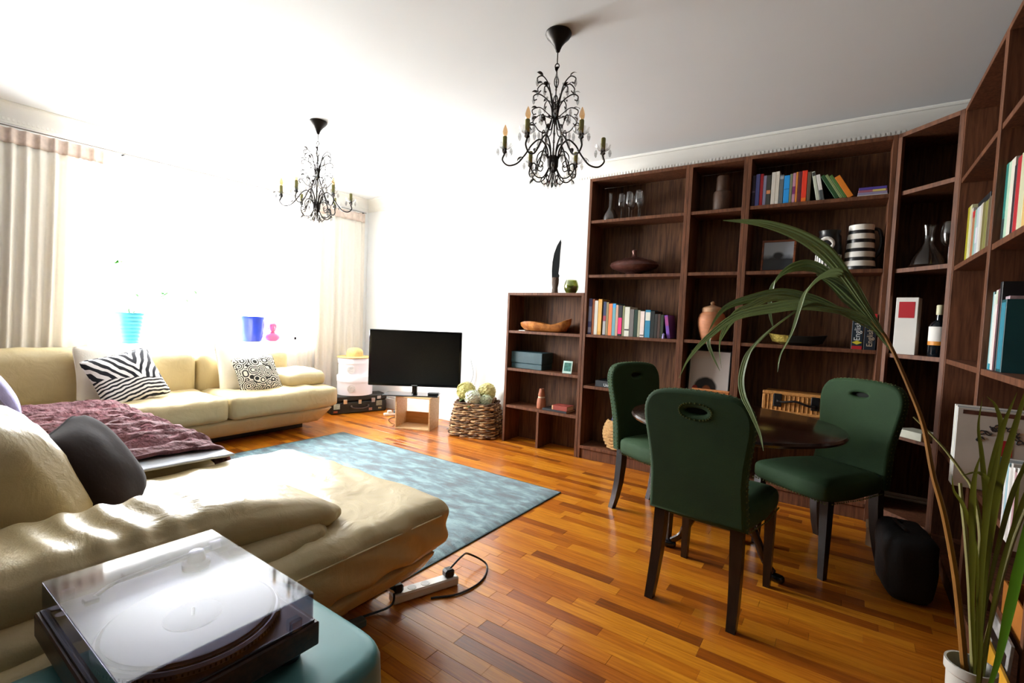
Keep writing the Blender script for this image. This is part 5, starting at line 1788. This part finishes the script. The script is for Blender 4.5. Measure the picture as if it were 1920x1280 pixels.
tb = thing('round_table', 'round dark mahogany pedestal table between the three green chairs', 'table', (-0.455, 2.61, 0))
TW = M['tablewood']
MB().lathe([(0.470, 0.694), (0.487, 0.699), (0.490, 0.709), (0.484, 0.719), (0.478, 0.721)], 64).obj('table_top', TW, tb, sharp=25)
MB().lathe([(0.26, 0.66), (0.26, 0.693)], 40).obj('apron', TW, tb)
MB().lathe([(0.07, 0.655), (0.06, 0.63), (0.035, 0.6), (0.042, 0.54), (0.06, 0.46), (0.068, 0.40), (0.05, 0.34), (0.042, 0.30), (0.065, 0.275), (0.07, 0.24), (0.066, 0.19), (0.03, 0.17)], 24).obj('column', TW, tb)
for a in (R(-18), R(192), R(88)):
    T = Matrix.Rotation(a, 4, 'Z')
    lg = MB().tube([T @ p for p in spline([(0.045, 0, 0.235), (0.11, 0, 0.235), (0.165, 0, 0.16), (0.205, 0, 0.075), (0.25, 0, 0.035)], 6)], [0.030] * 5 + [0.026] * 6 + [0.021] * 6 + [0.017] * 8, 8, flat=0.8).obj('leg', TW, tb)
    MB().soft((0.07, 0.045, 0.036), 0.016, (6, 6, 4), T=T @ Matrix.Translation((0.262, 0, 0.0185))).obj('claw_cap', mat('dark_pewter', '#4a4a4e', 0.2, 1.0), lg)

# ================================================================== TURNTABLE ON A CLOTHED TABLE
TX, TY = -1.095, 0.405
dt = thing('side_table', 'low table hidden under a draped teal satin cloth in the near corner', 'table', (-1.008, 0.37, 0))
def cloth():
    n = 96
    vs, fs = [], []
    def ring(z, grow, amp, rr):
        hx_, hy_ = 0.246 + grow, 0.322 + grow
        for i in range(n):
            a = 2 * PI * i / n
            c_, s_ = math.cos(a), math.sin(a)
            p = 8.0 / (1 + rr)
            k = 1 / (abs(c_) ** p + abs(s_) ** p) ** (1 / p)
            cor = (abs(math.sin(2 * a))) ** 2
            f = 1 + amp * (math.sin(a * 13 + 1.2 * math.sin(3 * a)) * 0.5 + 0.9 * cor)
            vs.append((hx_ * c_ * k * f, hy_ * s_ * k * f, z))
    vs.append((0, 0, 0.4585))
    for z, g, am, rr in ((0.4585, -0.12, 0, 0.1), (0.4585, -0.02, 0, 0.1), (0.4565, -0.006, 0, 0.12), (0.450, 0.002, 0, 0.14), (0.436, 0.008, 0.004, 0.2), (0.36, 0.012, 0.014, 0.3), (0.22, 0.016, 0.03, 0.5), (0.09, 0.020, 0.04, 0.6), (0.012, 0.022, 0.045, 0.6)):
        ring(z, g, am, rr)
    for i in range(n):
        fs.append((0, 1 + i, 1 + (i + 1) % n))
    for k in range(8):
        for i in range(n):
            j = (i + 1) % n
            fs.append((1 + k * n + i, 1 + (k + 1) * n + i, 1 + (k + 1) * n + j, 1 + k * n + j))
    return MB().add(vs, fs)
cloth().obj('cloth', M['teal_cloth'], dt, sharp=180)
MB().cbox(-0.23, 0.23, -0.305, 0.305, 0.40, 0.445, 0.01).obj('table_top', DW, dt, smooth=False)
for sx_ in (-1, 1):
    for sy_ in (-1, 1):
        MB().cbox(sx_ * 0.21 - 0.02, sx_ * 0.21 + 0.02, sy_ * 0.27 - 0.02, sy_ * 0.27 + 0.02, 0, 0.40, 0.004).obj('leg', DW, dt, smooth=False)

tt = thing('record_player', 'record player with a clear smoked dust cover standing on the teal cloth', 'turntable', (TX, TY, 0.460))
pw2 = wood('turntable_walnut', '#2a1710', '#4a2a1c', (1.2, 16, 16), 5, 0.35)
MB().cbox(-0.235, 0.235, -0.172, 0.172, 0.026, 0.076, 0.003).obj('plinth', pw2, tt, smooth=False)
MB().cbox(-0.228, 0.228, -0.165, 0.165, 0.0762, 0.080, 0.001).obj('deck_plate', mat('graphite_deck', '#2c2a2d', 0.4, 0.3), tt, smooth=False)
for sx_ in (-1, 1):
    for sy_ in (-1, 1):
        MB().lathe([(0.026, 0), (0.028, 0.006), (0.026, 0.018), (0.02, 0.026)], 18, Matrix.Translation((sx_ * 0.185, sy_ * 0.13, 0))).obj('foot', M['black'], tt)
PC = Matrix.Translation((0.062, 0.004, 0))
pf = MB().lathe([(0.150, 0.081), (0.156, 0.083), (0.156, 0.092), (0.152, 0.097), (0.146, 0.098)], 72, PC).obj('platter', M['steel'], tt, sharp=25)
MB().lathe([(0.147, 0.0981), (0.148, 0.1005), (0.144, 0.1015)], 60, PC).obj('record_mat', mat('rubber_mat', '#141416', 0.6), tt)
rec = MB()
pr_ = [(0.150 * 0.94, 0.1016), (0.150 * 0.945, 0.103)]
for k in range(12):
    rr_ = 0.139 - k * 0.0075
    pr_ += [(rr_, 0.1034), (rr_ - 0.003, 0.1029)]
rec.lathe(pr_, 60, PC).obj('record', mat('black_vinyl', '#0c0c0e', 0.25), tt, sharp=20)
MB().lathe([(0.05, 0.1030), (0.05, 0.1042), (0.004, 0.1042)], 36, PC).obj('record_label', mat('grey_label', '#6a6a70', 0.5), tt)
MB().lathe([(0.0035, 0.103), (0.0035, 0.118), (0.001, 0.120)], 10, PC).obj('spindle', M['steel'], tt)
dots = MB()
for k in range(120):
    a = 2 * PI * k / 120
    dots.box(-0.0006, 0.0006, -0.0015, 0.0015, 0.085, 0.090, PC @ Matrix.Rotation(a, 4, 'Z') @ Matrix.Translation((0.1565, 0, 0)))
d_ = dots.obj('strobe_dot', M['black'], pf, smooth=False)
d_['kind'] = 'stuff'
ta = MB().lathe([(0.030, 0.0802), (0.030, 0.092), (0.020, 0.096), (0.016, 0.118), (0.012, 0.12)], 22, Matrix.Translation((-0.178, 0.105, 0))).obj('tonearm_base', M['steel'], tt)
MB().tube(spline([(-0.182, 0.145, 0.116), (-0.178, 0.105, 0.116), (-0.176, 0.02, 0.114), (-0.166, -0.06, 0.113), (-0.14, -0.10, 0.111)], 6), 0.0042, 8).obj('tonearm', M['steel'], tt)
MB().cbox(-0.147, -0.125, -0.118, -0.094, 0.104, 0.114, 0.002).obj('headshell', M['black'], tt, smooth=False)
MB().lathe([(0.012, -0.02), (0.014, -0.018), (0.014, 0.012), (0.012, 0.014)], 14, Matrix.Translation((-0.183, 0.148, 0.116)) @ Matrix.Diagonal((0.8, 0.8, 0.8, 1)) @ Matrix.Rotation(PI / 2, 4, 'X')).obj('counterweight', M['steel'], tt)
for x in (-0.20, -0.165):
    MB().lathe([(0.009, 0.0802), (0.009, 0.088)], 14, Matrix.Translation((x, -0.145, 0))).obj('button', M['steel'], tt)
# dust cover: five acrylic walls of real thickness
dcv = MB()
x0, x1, y0, y1, z0, z1, th = -0.227, 0.227, -0.161, 0.161, 0.0815, 0.140, 0.003
dcv.cbox(x0, x1, y0, y1, z1 - th, z1, 0.0012)
dcv.box(x0, x0 + th, y0, y1, z0, z1 - th)
dcv.box(x1 - th, x1, y0, y1, z0, z1 - th)
dcv.box(x0 + th, x1 - th, y0, y0 + th, z0, z1 - th)
dcv.box(x0 + th, x1 - th, y1 - th, y1, z0, z1 - th)
DCV = dcv.obj('dust_cover', M['smoke'], tt, smooth=False)
for (x, y) in ((-0.2325, -0.12), (0.2325, 0.12)):
    MB().cbox(x - 0.005, x + 0.005, y - 0.012, y + 0.012, 0.080, 0.104, 0.002).obj('hinge', M['smoke'] if x > 0 else M['black'], tt, smooth=False)

# ================================================================== PALM
PTS = {
    'rachis': [(0.296, 1.620, 0.303), (0.279, 1.620, 0.433), (0.257, 1.620, 0.581), (0.227, 1.620, 0.726), (0.199, 1.620, 0.826), (0.172, 1.620, 0.949), (0.132, 1.620, 1.056), (0.085, 1.620, 1.164), (0.050, 1.620, 1.214)],
    'L1': [(0.085, 1.620, 1.164), (0.032, 1.597, 1.250), (-0.025, 1.574, 1.340), (-0.074, 1.551, 1.399), (-0.132, 1.527, 1.439), (-0.199, 1.504, 1.466), (-0.252, 1.481, 1.475), (-0.309, 1.458, 1.479)],
    'L2': [(0.075, 1.620, 1.182), (0.009, 1.600, 1.299), (-0.022, 1.580, 1.329), (-0.043, 1.560, 1.332), (-0.072, 1.540, 1.316), (-0.098, 1.520, 1.280), (-0.109, 1.500, 1.231), (-0.122, 1.480, 1.168), (-0.143, 1.460, 1.111), (-0.147, 1.440, 1.066)],
    'L3': [(0.069, 1.638, 1.193), (0.030, 1.646, 1.255), (-0.020, 1.654, 1.303), (-0.076, 1.662, 1.353), (-0.117, 1.670, 1.367), (-0.158, 1.678, 1.356), (-0.193, 1.686, 1.322), (-0.204, 1.694, 1.273), (-0.203, 1.702, 1.223), (-0.193, 1.710, 1.178)],
    'L4': [(0.082, 1.620, 1.158), (0.038, 1.606, 1.213), (0.006, 1.592, 1.229), (-0.069, 1.578, 1.244), (-0.126, 1.564, 1.247), (-0.182, 1.550, 1.236), (-0.271, 1.536, 1.210), (-0.343, 1.522, 1.146), (-0.391, 1.508, 1.080), (-0.416, 1.494, 1.016)],
    'L4b': [(-0.278, 1.575, 1.211), (-0.330, 1.568, 1.166), (-0.349, 1.561, 1.132), (-0.333, 1.555, 1.088), (-0.311, 1.548, 1.046)],
    'L5': [(0.070, 1.638, 1.186), (0.008, 1.645, 1.220), (-0.035, 1.651, 1.243), (-0.094, 1.658, 1.270), (-0.177, 1.665, 1.286), (-0.261, 1.672, 1.269), (-0.320, 1.679, 1.248), (-0.354, 1.685, 1.216), (-0.384, 1.692, 1.160)],
    'L6': [(0.008, 1.620, 1.227), (-0.092, 1.628, 1.255), (-0.194, 1.635, 1.270), (-0.255, 1.643, 1.240), (-0.294, 1.651, 1.215), (-0.326, 1.659, 1.163), (-0.339, 1.666, 1.114), (-0.332, 1.674, 1.044)],
    'L7': [(0.075, 1.611, 1.172), (-0.016, 1.594, 1.226), (-0.078, 1.577, 1.250), (-0.117, 1.559, 1.233), (-0.163, 1.542, 1.191), (-0.198, 1.525, 1.150), (-0.226, 1.508, 1.103), (-0.237, 1.491, 1.039), (-0.228, 1.474, 0.991), (-0.206, 1.456, 0.952), (-0.178, 1.439, 0.897), (-0.165, 1.422, 0.855)],
    'L8': [(0.107, 1.629, 1.120), (0.038, 1.636, 1.225), (-0.007, 1.643, 1.279), (-0.047, 1.649, 1.318), (-0.088, 1.656, 1.343)],
    's1': [(0.313, 1.638, 0.300), (0.303, 1.645, 0.416), (0.291, 1.652, 0.547), (0.276, 1.660, 0.678), (0.265, 1.667, 0.757), (0.260, 1.674, 0.802)],
    's6': [(0.311, 1.620, 0.310), (0.302, 1.626, 0.617), (0.295, 1.633, 0.720), (0.277, 1.639, 0.802), (0.259, 1.646, 0.833), (0.224, 1.652, 0.885), (0.184, 1.659, 0.931), (0.156, 1.665, 0.960)],
    'sp1': [(0.306, 1.584, 0.331), (0.297, 1.573, 0.558), (0.297, 1.562, 0.738), (0.298, 1.552, 0.875), (0.305, 1.541, 0.978), (0.318, 1.530, 1.061)],
    'sp2': [(0.306, 1.566, 0.342), (0.299, 1.544, 0.598), (0.301, 1.523, 0.784), (0.307, 1.501, 0.913), (0.316, 1.480, 1.025), (0.322, 1.458, 1.108)],
    'sp3': [(0.312, 1.602, 0.322), (0.303, 1.605, 0.519), (0.302, 1.608, 0.691), (0.299, 1.611, 0.795), (0.286, 1.614, 0.897), (0.276, 1.617, 0.961), (0.278, 1.620, 1.033)],
    'sp4': [(0.311, 1.611, 0.316), (0.305, 1.615, 0.569), (0.311, 1.620, 0.782), (0.317, 1.625, 0.901), (0.319, 1.629, 0.966), (0.306, 1.634, 1.015), (0.288, 1.638, 1.036)],
    's4': [(0.313, 1.620, 0.339), (0.320, 1.624, 0.394), (0.332, 1.627, 0.506), (0.347, 1.631, 0.628), (0.360, 1.634, 0.712), (0.377, 1.638, 0.794)],
    's5': [(0.300, 1.458, 0.383), (0.310, 1.436, 0.486), (0.315, 1.415, 0.593), (0.318, 1.393, 0.695), (0.318, 1.372, 0.803), (0.319, 1.350, 0.906)],
}
pt = thing('potted_palm', 'tall arching palm in a white pot at the right, one frond reaching over the chairs', 'plant', (0.300, 1.62, 0))
PO = Vector((0.300, 1.62, 0))
MB().lathe([(0.032, 0), (0.034, 0.004), (0.045, 0.34), (0.050, 0.345), (0.050, 0.368), (0.045, 0.368), (0.042, 0.335), (0.030, 0.02)], 32).obj('pot', mat('off_white_pot', '#bdbab2', 0.4, var=0.04), pt)
MB().lathe([(0.0415, 0.315), (0.038, 0.325), (0.02, 0.332), (0.002, 0.334)], 24).obj('soil', mat('potting_soil', '#2a1c12', 0.95, bump=0.6), pt)
def loc_(k):
    return [Vector(p) - PO for p in PTS[k]]
def stalk(k, r0_, r1_, m, name='stalk'):
    P = spline(loc_(k), 6)
    n = len(P)
    return MB().tube(P, [r0_ + (r1_ - r0_) * i / (n - 1) for i in range(n)], 7).obj(name, m, pt)
fr_ = stalk('rachis', 0.0085, 0.004, M['stalk'], 'frond')
def leaflet(k, w_, m, par, side=(0.35, -0.8, 0.5), peak=0.35, fold=0.35):
    def wid(t):
        return max(0.002, w_ * (t / peak) ** 0.7 if t < peak else w_ * (1 - (t - peak) / (1 - peak)) ** 0.75)
    vs, fs = ribbon(loc_(k), wid, side, fold, 7, 3)
    return MB().add(vs, fs).obj('leaflet', m, par, sharp=25)
leaflet('L1', 0.040, M['palm'], fr_, (0.5, -0.3, 0.8), 0.4)
leaflet('L2', 0.040, M['palm'], fr_, (0.5, -0.6, 0.6), 0.35)
leaflet('L3', 0.042, M['palmdark'], fr_, (0.5, -0.6, 0.6), 0.45)
leaflet('L4', 0.035, M['palm'], fr_, (0.1, -0.4, 0.9), 0.5)
leaflet('L4b', 0.021, M['palm'], fr_, (0.6, -0.5, 0.4), 0.4)
leaflet('L5', 0.034, M['palmdark'], fr_, (0.1, -0.4, 0.9), 0.5)
leaflet('L6', 0.032, M['palm'], fr_, (0.1, -0.5, 0.9), 0.5)
leaflet('L7', 0.035, M['palm'], fr_, (0.6, -0.6, 0.5), 0.55)
leaflet('L8', 0.048, M['palmdark'], fr_, (0.5, -0.3, 0.8), 0.5)
stalk('s1', 0.006, 0.004, M['stalkpale'])
stalk('s6', 0.006, 0.002, M['stalkpale'])
stalk('s4', 0.005, 0.003, M['stalkpale'])
def spear(k, w_, m):
    def wid(t):
        return w_ * (0.35 + 0.65 * min(1, t / 0.45)) * (1 if t < 0.6 else max(0.03, (1 - (t - 0.6) / 0.4) ** 0.8))
    vs, fs = ribbon(loc_(k), wid, (0.85, 0.5, 0.1), 0.5, 7)
    return MB().add(vs, fs).obj('spear_leaf', m, pt, sharp=180)
for i_, (k_, w_) in enumerate((('sp1', 0.021), ('sp2', 0.019), ('sp3', 0.013), ('sp4', 0.016))):
    spear(k_, w_, M['spear'])
    base_ = list(PTS[k_])
    for d_ in range(2):                       # each clump is several narrow blades fanning from one foot
        PTS['extra'] = [(p[0] + 0.012 * (d_ * 2 - 1) * j + 0.004 * i_, p[1] - 0.012 * j * (1 - d_) - 0.006 * i_ * j, p[2] - 0.028 * j * (1 - 0.5 * d_)) for j, p in enumerate(base_)]
        spear('extra', w_ * (0.8 - 0.15 * d_), M['spear'])
spear('s5', 0.024, M['spearbright'])

# ================================================================== CHANDELIERS
def chandelier():
    IR, CR = M['iron'], M['crystal']
    root = thing('chandelier', 'near crystal chandelier of dark iron scrolls, in the middle of the ceiling', 'chandelier', (-1.246, 2.07, HC))
    MB().lathe([(0.062, -0.0005), (0.064, -0.008), (0.056, -0.022), (0.036, -0.042), (0.021, -0.062), (0.014, -0.078), (0.010, -0.09), (0.004, -0.094)], 32).obj('canopy', IR, root)
    def link(z0, z1, w_, rot, r_=0.0026):
        pts = []
        for k in range(16):
            a = 2 * PI * k / 16
            pts.append((w_ * math.cos(a), 0, (z0 + z1) / 2 + (z1 - z0) / 2 * math.sin(a)))
        MB().tube(pts, r_, 6, Matrix.Rotation(rot, 4, 'Z'), closed=True).obj('chain_link', IR, root)
    MB().tube([(0, 0, -0.088), (0, 0, -0.15)], 0.003, 6).obj('rod', IR, root)
    link(-0.172, -0.146, 0.010, 0.3)
    MB().tube([(0, 0, -0.17), (0, 0, -0.212)], 0.003, 6).obj('rod', IR, root)
    link(-0.258, -0.208, 0.010, 0.6)
    link(-0.302, -0.254, 0.009, 2.1)
    link(-0.345, -0.298, 0.010, 0.5)
    MB().lathe([(0.003, -0.335), (0.008, -0.345), (0.012, -0.365), (0.017, -0.385), (0.019, -0.40), (0.013, -0.415), (0.006, -0.43)], 16).obj('crown_hub', IR, root)
    MB().tube([(0, 0, -0.42), (0, 0, -0.60)], 0.0035, 8).obj('column', IR, root)
    MB().lathe([(0.008, -0.585), (0.022, -0.592), (0.027, -0.61), (0.027, -0.64), (0.020, -0.662), (0.008, -0.675), (0.003, -0.685)], 18).obj('lower_hub', IR, root)
    ccrys = MB()
    ccrys.lathe([(0.001, 0.0), (0.005, -0.005), (0.0085, -0.018), (0.006, -0.030), (0.001, -0.038)], 8)
    drop0 = ccrys.obj('crystal_drop', CR, root, sharp=10)
    bead = MB().ball((0, 0, 0), 0.0065, 8)
    bead0 = bead.obj('crystal_bead', CR, root, sharp=10)
    leafm = MB()
    vs, fs = ribbon([(0, 0, 0), (0.012, 0, 0.004), (0.026, 0, 0.002), (0.036, 0, -0.006)], lambda t: 0.016 * math.sin(PI * min(0.98, t + 0.02)) ** 0.8 + 0.001, (0, 1, 0), 0.3, 4)
    leaf0 = leafm.add(vs, fs).obj('iron_leaf', IR, root, sharp=180)
    cnt = [0, 0, 0]
    def put(src, p, k, rot=None):
        o = src if cnt[k] == 0 else src.copy()
        if cnt[k]:
            C.objects.link(o)
        cnt[k] += 1
        o.parent = root
        o.location = p
        if rot:
            o.rotation_euler = rot
        return o
    arm_p = [(0.023, -0.63), (0.030, -0.558), (0.066, -0.512), (0.105, -0.535), (0.140, -0.588), (0.178, -0.630), (0.222, -0.640), (0.250, -0.615), (0.242, -0.585), (0.242, -0.570)]
    cup = MB().lathe([(0.006, 0), (0.014, 0.006), (0.009, 0.012), (0.010, 0.018)], 12)
    for k in range(6):
        a = R(60 * k + 31)
        T = Matrix.Rotation(a, 4, 'Z')
        arm = MB().tube([T @ p for p in spline([(r_, 0, z) for r_, z in arm_p], 7)], 0.0042, 6).obj('arm', IR, root)
        e = T @ Vector((0.242, 0, -0.572))
        TE = Matrix.Translation(e)
        MB().lathe([(0.004, -0.012), (0.013, -0.004), (0.010, 0.006), (0.013, 0.012)], 12, TE).obj('cup', IR, arm)
        dish = MB()
        for q in range(9):
            b = 2 * PI * q / 9
            vs, fs = ribbon([(0.008, 0, 0.010), (0.022, 0, 0.012), (0.034, 0, 0.022), (0.040, 0, 0.034)], lambda t: 0.019 * (0.5 + 0.5 * math.sin(PI * min(1, t * 0.9 + 0.1))), (0, 1, 0), 0.25, 3)
            dish.add(vs, fs, TE @ Matrix.Rotation(b, 4, 'Z'))
        dish.obj('crystal_dish', CR, arm, sharp=180)
        MB().lathe([(0.0105, 0.012), (0.011, 0.07), (0.009, 0.073)], 14, TE).obj('candle_sleeve', mat('candle_olive', '#8a8440', 0.6), arm)
        if k not in (0, 1, 2):
            MB().lathe([(0.006, 0.072), (0.011, 0.082), (0.013, 0.095), (0.009, 0.112), (0.003, 0.126), (0.001, 0.13)], 14, TE).obj('bulb', glass('candle_bulb', '#f2d8b4', 0.3, 0.05) if k == 3 else bpy.data.materials['candle_bulb'], arm)
        # hanging drops under the dish and along the arm
        for q in range(4):
            b = 2 * PI * q / 4 + 0.4
            put(drop0, e + Vector((0.034 * math.cos(b), 0.034 * math.sin(b), 0.016)), 0)
        put(drop0, T @ Vector((0.075, 0, -0.517)), 0)
        put(bead0, T @ Vector((0.12, 0, -0.56)), 1)
        put(bead0, T @ Vector((0.16, 0, -0.61)), 1)
        # crown scrolls
        for da, sc in ((0, 1.0), (30, 0.8)):
            T2 = Matrix.Rotation(a + R(da), 4, 'Z')
            up = [(0.014, -0.40), (0.020, -0.355), (0.042, -0.318), (0.083, -0.292), (0.108, -0.302), (0.106, -0.322), (0.092, -0.318)]
            if da:
                up = [(0.012, -0.40), (0.022, -0.33), (0.040, -0.26), (0.075, -0.225), (0.105, -0.240), (0.100, -0.262), (0.086, -0.255)]
            MB().tube([T2 @ p for p in spline([(r_, 0, z) for r_, z in up], 6)], 0.0030, 6).obj('crown_scroll', IR, root)
            put(leaf0, T2 @ Vector((up[3][0], 0, up[3][1])), 2, (0.3, -0.4, a + R(da)))
            put(drop0, T2 @ Vector((up[4][0], 0, up[4][1] - 0.004)), 0)
            put(bead0, T2 @ Vector((up[2][0], 0, up[2][1] + 0.008)), 1)
        # cage wire, middle scroll and lower scroll
        T3 = Matrix.Rotation(a + R(30), 4, 'Z')
        MB().tube([T3 @ p for p in spline([(0.016, 0, -0.41), (0.030, 0, -0.45), (0.048, 0, -0.52), (0.040, 0, -0.58), (0.022, 0, -0.61)], 6)], 0.0026, 6).obj('cage_wire', IR, root)
        MB().tube([T3 @ p for p in spline([(0.024, 0, -0.60), (0.055, 0, -0.575), (0.085, 0, -0.60), (0.088, 0, -0.64), (0.066, 0, -0.655), (0.056, 0, -0.635), (0.068, 0, -0.625)], 6)], 0.0028, 6).obj('middle_scroll', IR, root)
        MB().tube([T3 @ p for p in spline([(0.020, 0, -0.65), (0.050, 0, -0.700), (0.088, 0, -0.705), (0.118, 0, -0.675), (0.112, 0, -0.645), (0.092, 0, -0.650), (0.096, 0, -0.668)], 6)], 0.0034, 6).obj('lower_scroll', IR, root)
        MB().tube([T @ p for p in spline([(0.012, 0, -0.672), (0.020, 0, -0.712), (0.040, 0, -0.728), (0.055, 0, -0.712), (0.046, 0, -0.694), (0.034, 0, -0.702)], 6)], 0.0030, 6).obj('lower_scroll', IR, root)
        for (r_, z) in ((0.088, -0.645), (0.112, -0.65), (0.05, -0.575)):
            put(drop0, T3 @ Vector((r_, 0, z)), 0)
        for (r_, z) in ((0.05, -0.50), (0.046, -0.54), (0.07, -0.70), (0.10, -0.69)):
            put(bead0, T3 @ Vector((r_, 0, z)), 1)
        MB().tube([T @ p for p in spline([(0.014, 0, -0.42), (0.035, 0, -0.475), (0.075, 0, -0.470), (0.108, 0, -0.430), (0.124, 0, -0.445), (0.112, 0, -0.465)], 6)], 0.0028, 6).obj('side_scroll', IR, root)
        MB().tube([T3 @ p for p in spline([(0.012, 0, -0.41), (0.040, 0, -0.395), (0.085, 0, -0.375), (0.125, 0, -0.395), (0.120, 0, -0.415), (0.106, 0, -0.41)], 6)], 0.0026, 6).obj('side_scroll', IR, root)
        for (r_, z, TT_) in ((0.124, -0.448, T), (0.075, -0.474, T), (0.12, -0.416, T3), (0.085, -0.38, T3), (0.118, -0.676, T3)):
            put(drop0, TT_ @ Vector((r_, 0, z)), 0)
        put(leaf0, T @ Vector((0.09, 0, -0.452)), 2, (0.2, -0.3, a))
        put(leaf0, T3 @ Vector((0.10, 0, -0.383)), 2, (0.2, 0.1, a + R(30)))
        put(leaf0, T3 @ Vector((0.10, 0, -0.69)), 2, (0.2, 0.5, a + R(30)))
        put(leaf0, T @ Vector((0.045, 0, -0.42)), 2, (0.2, 0.2, a))
        put(leaf0, T @ Vector((0.15, 0, -0.598)), 2, (0.2, 0.6, a))
        put(drop0, T @ Vector((0.038, 0, -0.705)), 0)
    return root
cha = chandelier()
dup(cha, (-3.32, 2.12, HC), R(23), 'far crystal chandelier of dark iron scrolls, hanging in front of the window')

# ================================================================== WINDOW SILL
p1 = thing('ribbed_pot', 'turquoise ribbed plant pot on the window sill behind the zebra cushion', 'pot', (-5.20, 1.53, WZ0 + 0.0185))
tq = mat('turquoise_glaze', '#4fb3cf', 0.3, var=0.12)
pr2 = [(0.07, 0), (0.078, 0.004)]
for k in range(8):
    r_ = 0.08 + 0.05 * (k / 8) ** 0.8
    z = 0.012 + 0.032 * k
    pr2 += [(r_ + 0.004, z + 0.008), (r_ + 0.005, z + 0.016), (r_ - 0.001, z + 0.028)]
pr2 += [(0.132, 0.268), (0.122, 0.268), (0.115, 0.24), (0.07, 0.03)]
MB().lathe(pr2, 36).obj('pot_body', tq, p1)
p2 = thing('blue_pot', 'cobalt blue glazed plant pot on the window sill beside the pink bust', 'pot', (-5.20, 2.585, WZ0 + 0.0185))
MB().lathe([(0.095, 0), (0.105, 0.006), (0.128, 0.12), (0.134, 0.22), (0.142, 0.24), (0.142, 0.262), (0.13, 0.262), (0.122, 0.22), (0.09, 0.02)], 36).obj('pot_body', mat('cobalt_glaze', '#2440c0', 0.25, var=0.15), p2)
def houseplant(label, loc, stems, parent_pot):
    root = thing('houseplant', label, 'plant', loc)
    rnd = random.Random(int(loc[1] * 100))
    MB().lathe([(0.112, -0.03), (0.1, -0.02), (0.002, -0.012)], 24).obj('soil', mat('potting_soil', '#2a1c12', 0.95), root)
    for (dx, dy, dz, s_) in stems:
        st_ = MB().tube(spline([(0, 0, -0.02), (dx * 0.3, dy * 0.3, dz * 0.55), (dx, dy, dz)], 6), 0.003, 6).obj('stem', M['sill_leaf'], root)
        for q in range(3):
            a = rnd.random() * 6.28
            d = Vector((0.35 * math.cos(a), math.sin(a), 0.15))
            p = Vector((dx, dy, dz))
            vs, fs = ribbon([p, p + d * s_ * 0.5 + Vector((0, 0, 0.01)), p + d * s_], lambda t: s_ * 0.5 * math.sin(PI * min(0.98, t + 0.02)), Vector((0, 0, 1)).cross(d) + Vector((0.3, 0, 0.3)), 0.2, 5)
            MB().add(vs, fs).obj('leaf', M['sill_leaf'], st_, sharp=180)
houseplant('sprawling bright green houseplant growing from the turquoise ribbed pot', (-5.20, 1.53, WZ0 + 0.2835), [(0.0, -0.10, 0.42, 0.10), (0.02, 0.06, 0.14, 0.11), (0.03, 0.26, 0.17, 0.10), (0.03, 0.52, 0.2, 0.10), (0.02, 0.45, 0.12, 0.08), (0.0, 0.0, 0.28, 0.09)], p1)
bu_ = thing('bust', 'small pink bust of a head with rounded shoulders on the window sill', 'bust', (-5.16, 2.80, WZ0 + 0.0185), R(70))
pk = mat('pink_plaster', '#d0608c', 0.5, var=0.1)
def bust():
    m = MB()
    m.lathe([(0.030, 0), (0.052, 0.006), (0.066, 0.03), (0.064, 0.055), (0.045, 0.078), (0.024, 0.088), (0.022, 0.10)], 28, squash=(1.15, 0.62))
    return m
bust().obj('shoulders', pk, bu_)
hd_ = MB()
hd_.soft((0.064, 0.074, 0.088), 0.030, (10, 10, 12), T=Matrix.Translation((0, 0, 0.150)) @ Matrix.Scale(1.25, 4), fn=lambda p, n_: Vector((p.x * (1 - 0.25 * max(0, -p.z / 0.044)), p.y - 0.012 * math.exp(-((p.x / 0.007) ** 2) - ((p.z + 0.004) / 0.014) ** 2) * (p.y < 0) + 0.006 * math.exp(-(((abs(p.x) - 0.015) / 0.007) ** 2) - ((p.z - 0.008) / 0.007) ** 2) * (p.y < 0) - 0.004 * math.exp(-((p.x / 0.012) ** 2) - ((p.z + 0.026) / 0.005) ** 2) * (p.y < 0), p.z)))
hd_.obj('head', pk, bu_, sharp=180)
for s_ in (-1, 1):
    MB().ball((s_ * 0.041, 0.004, 0.146), (0.007, 0.014, 0.023), 10).obj('ear', pk, bu_)
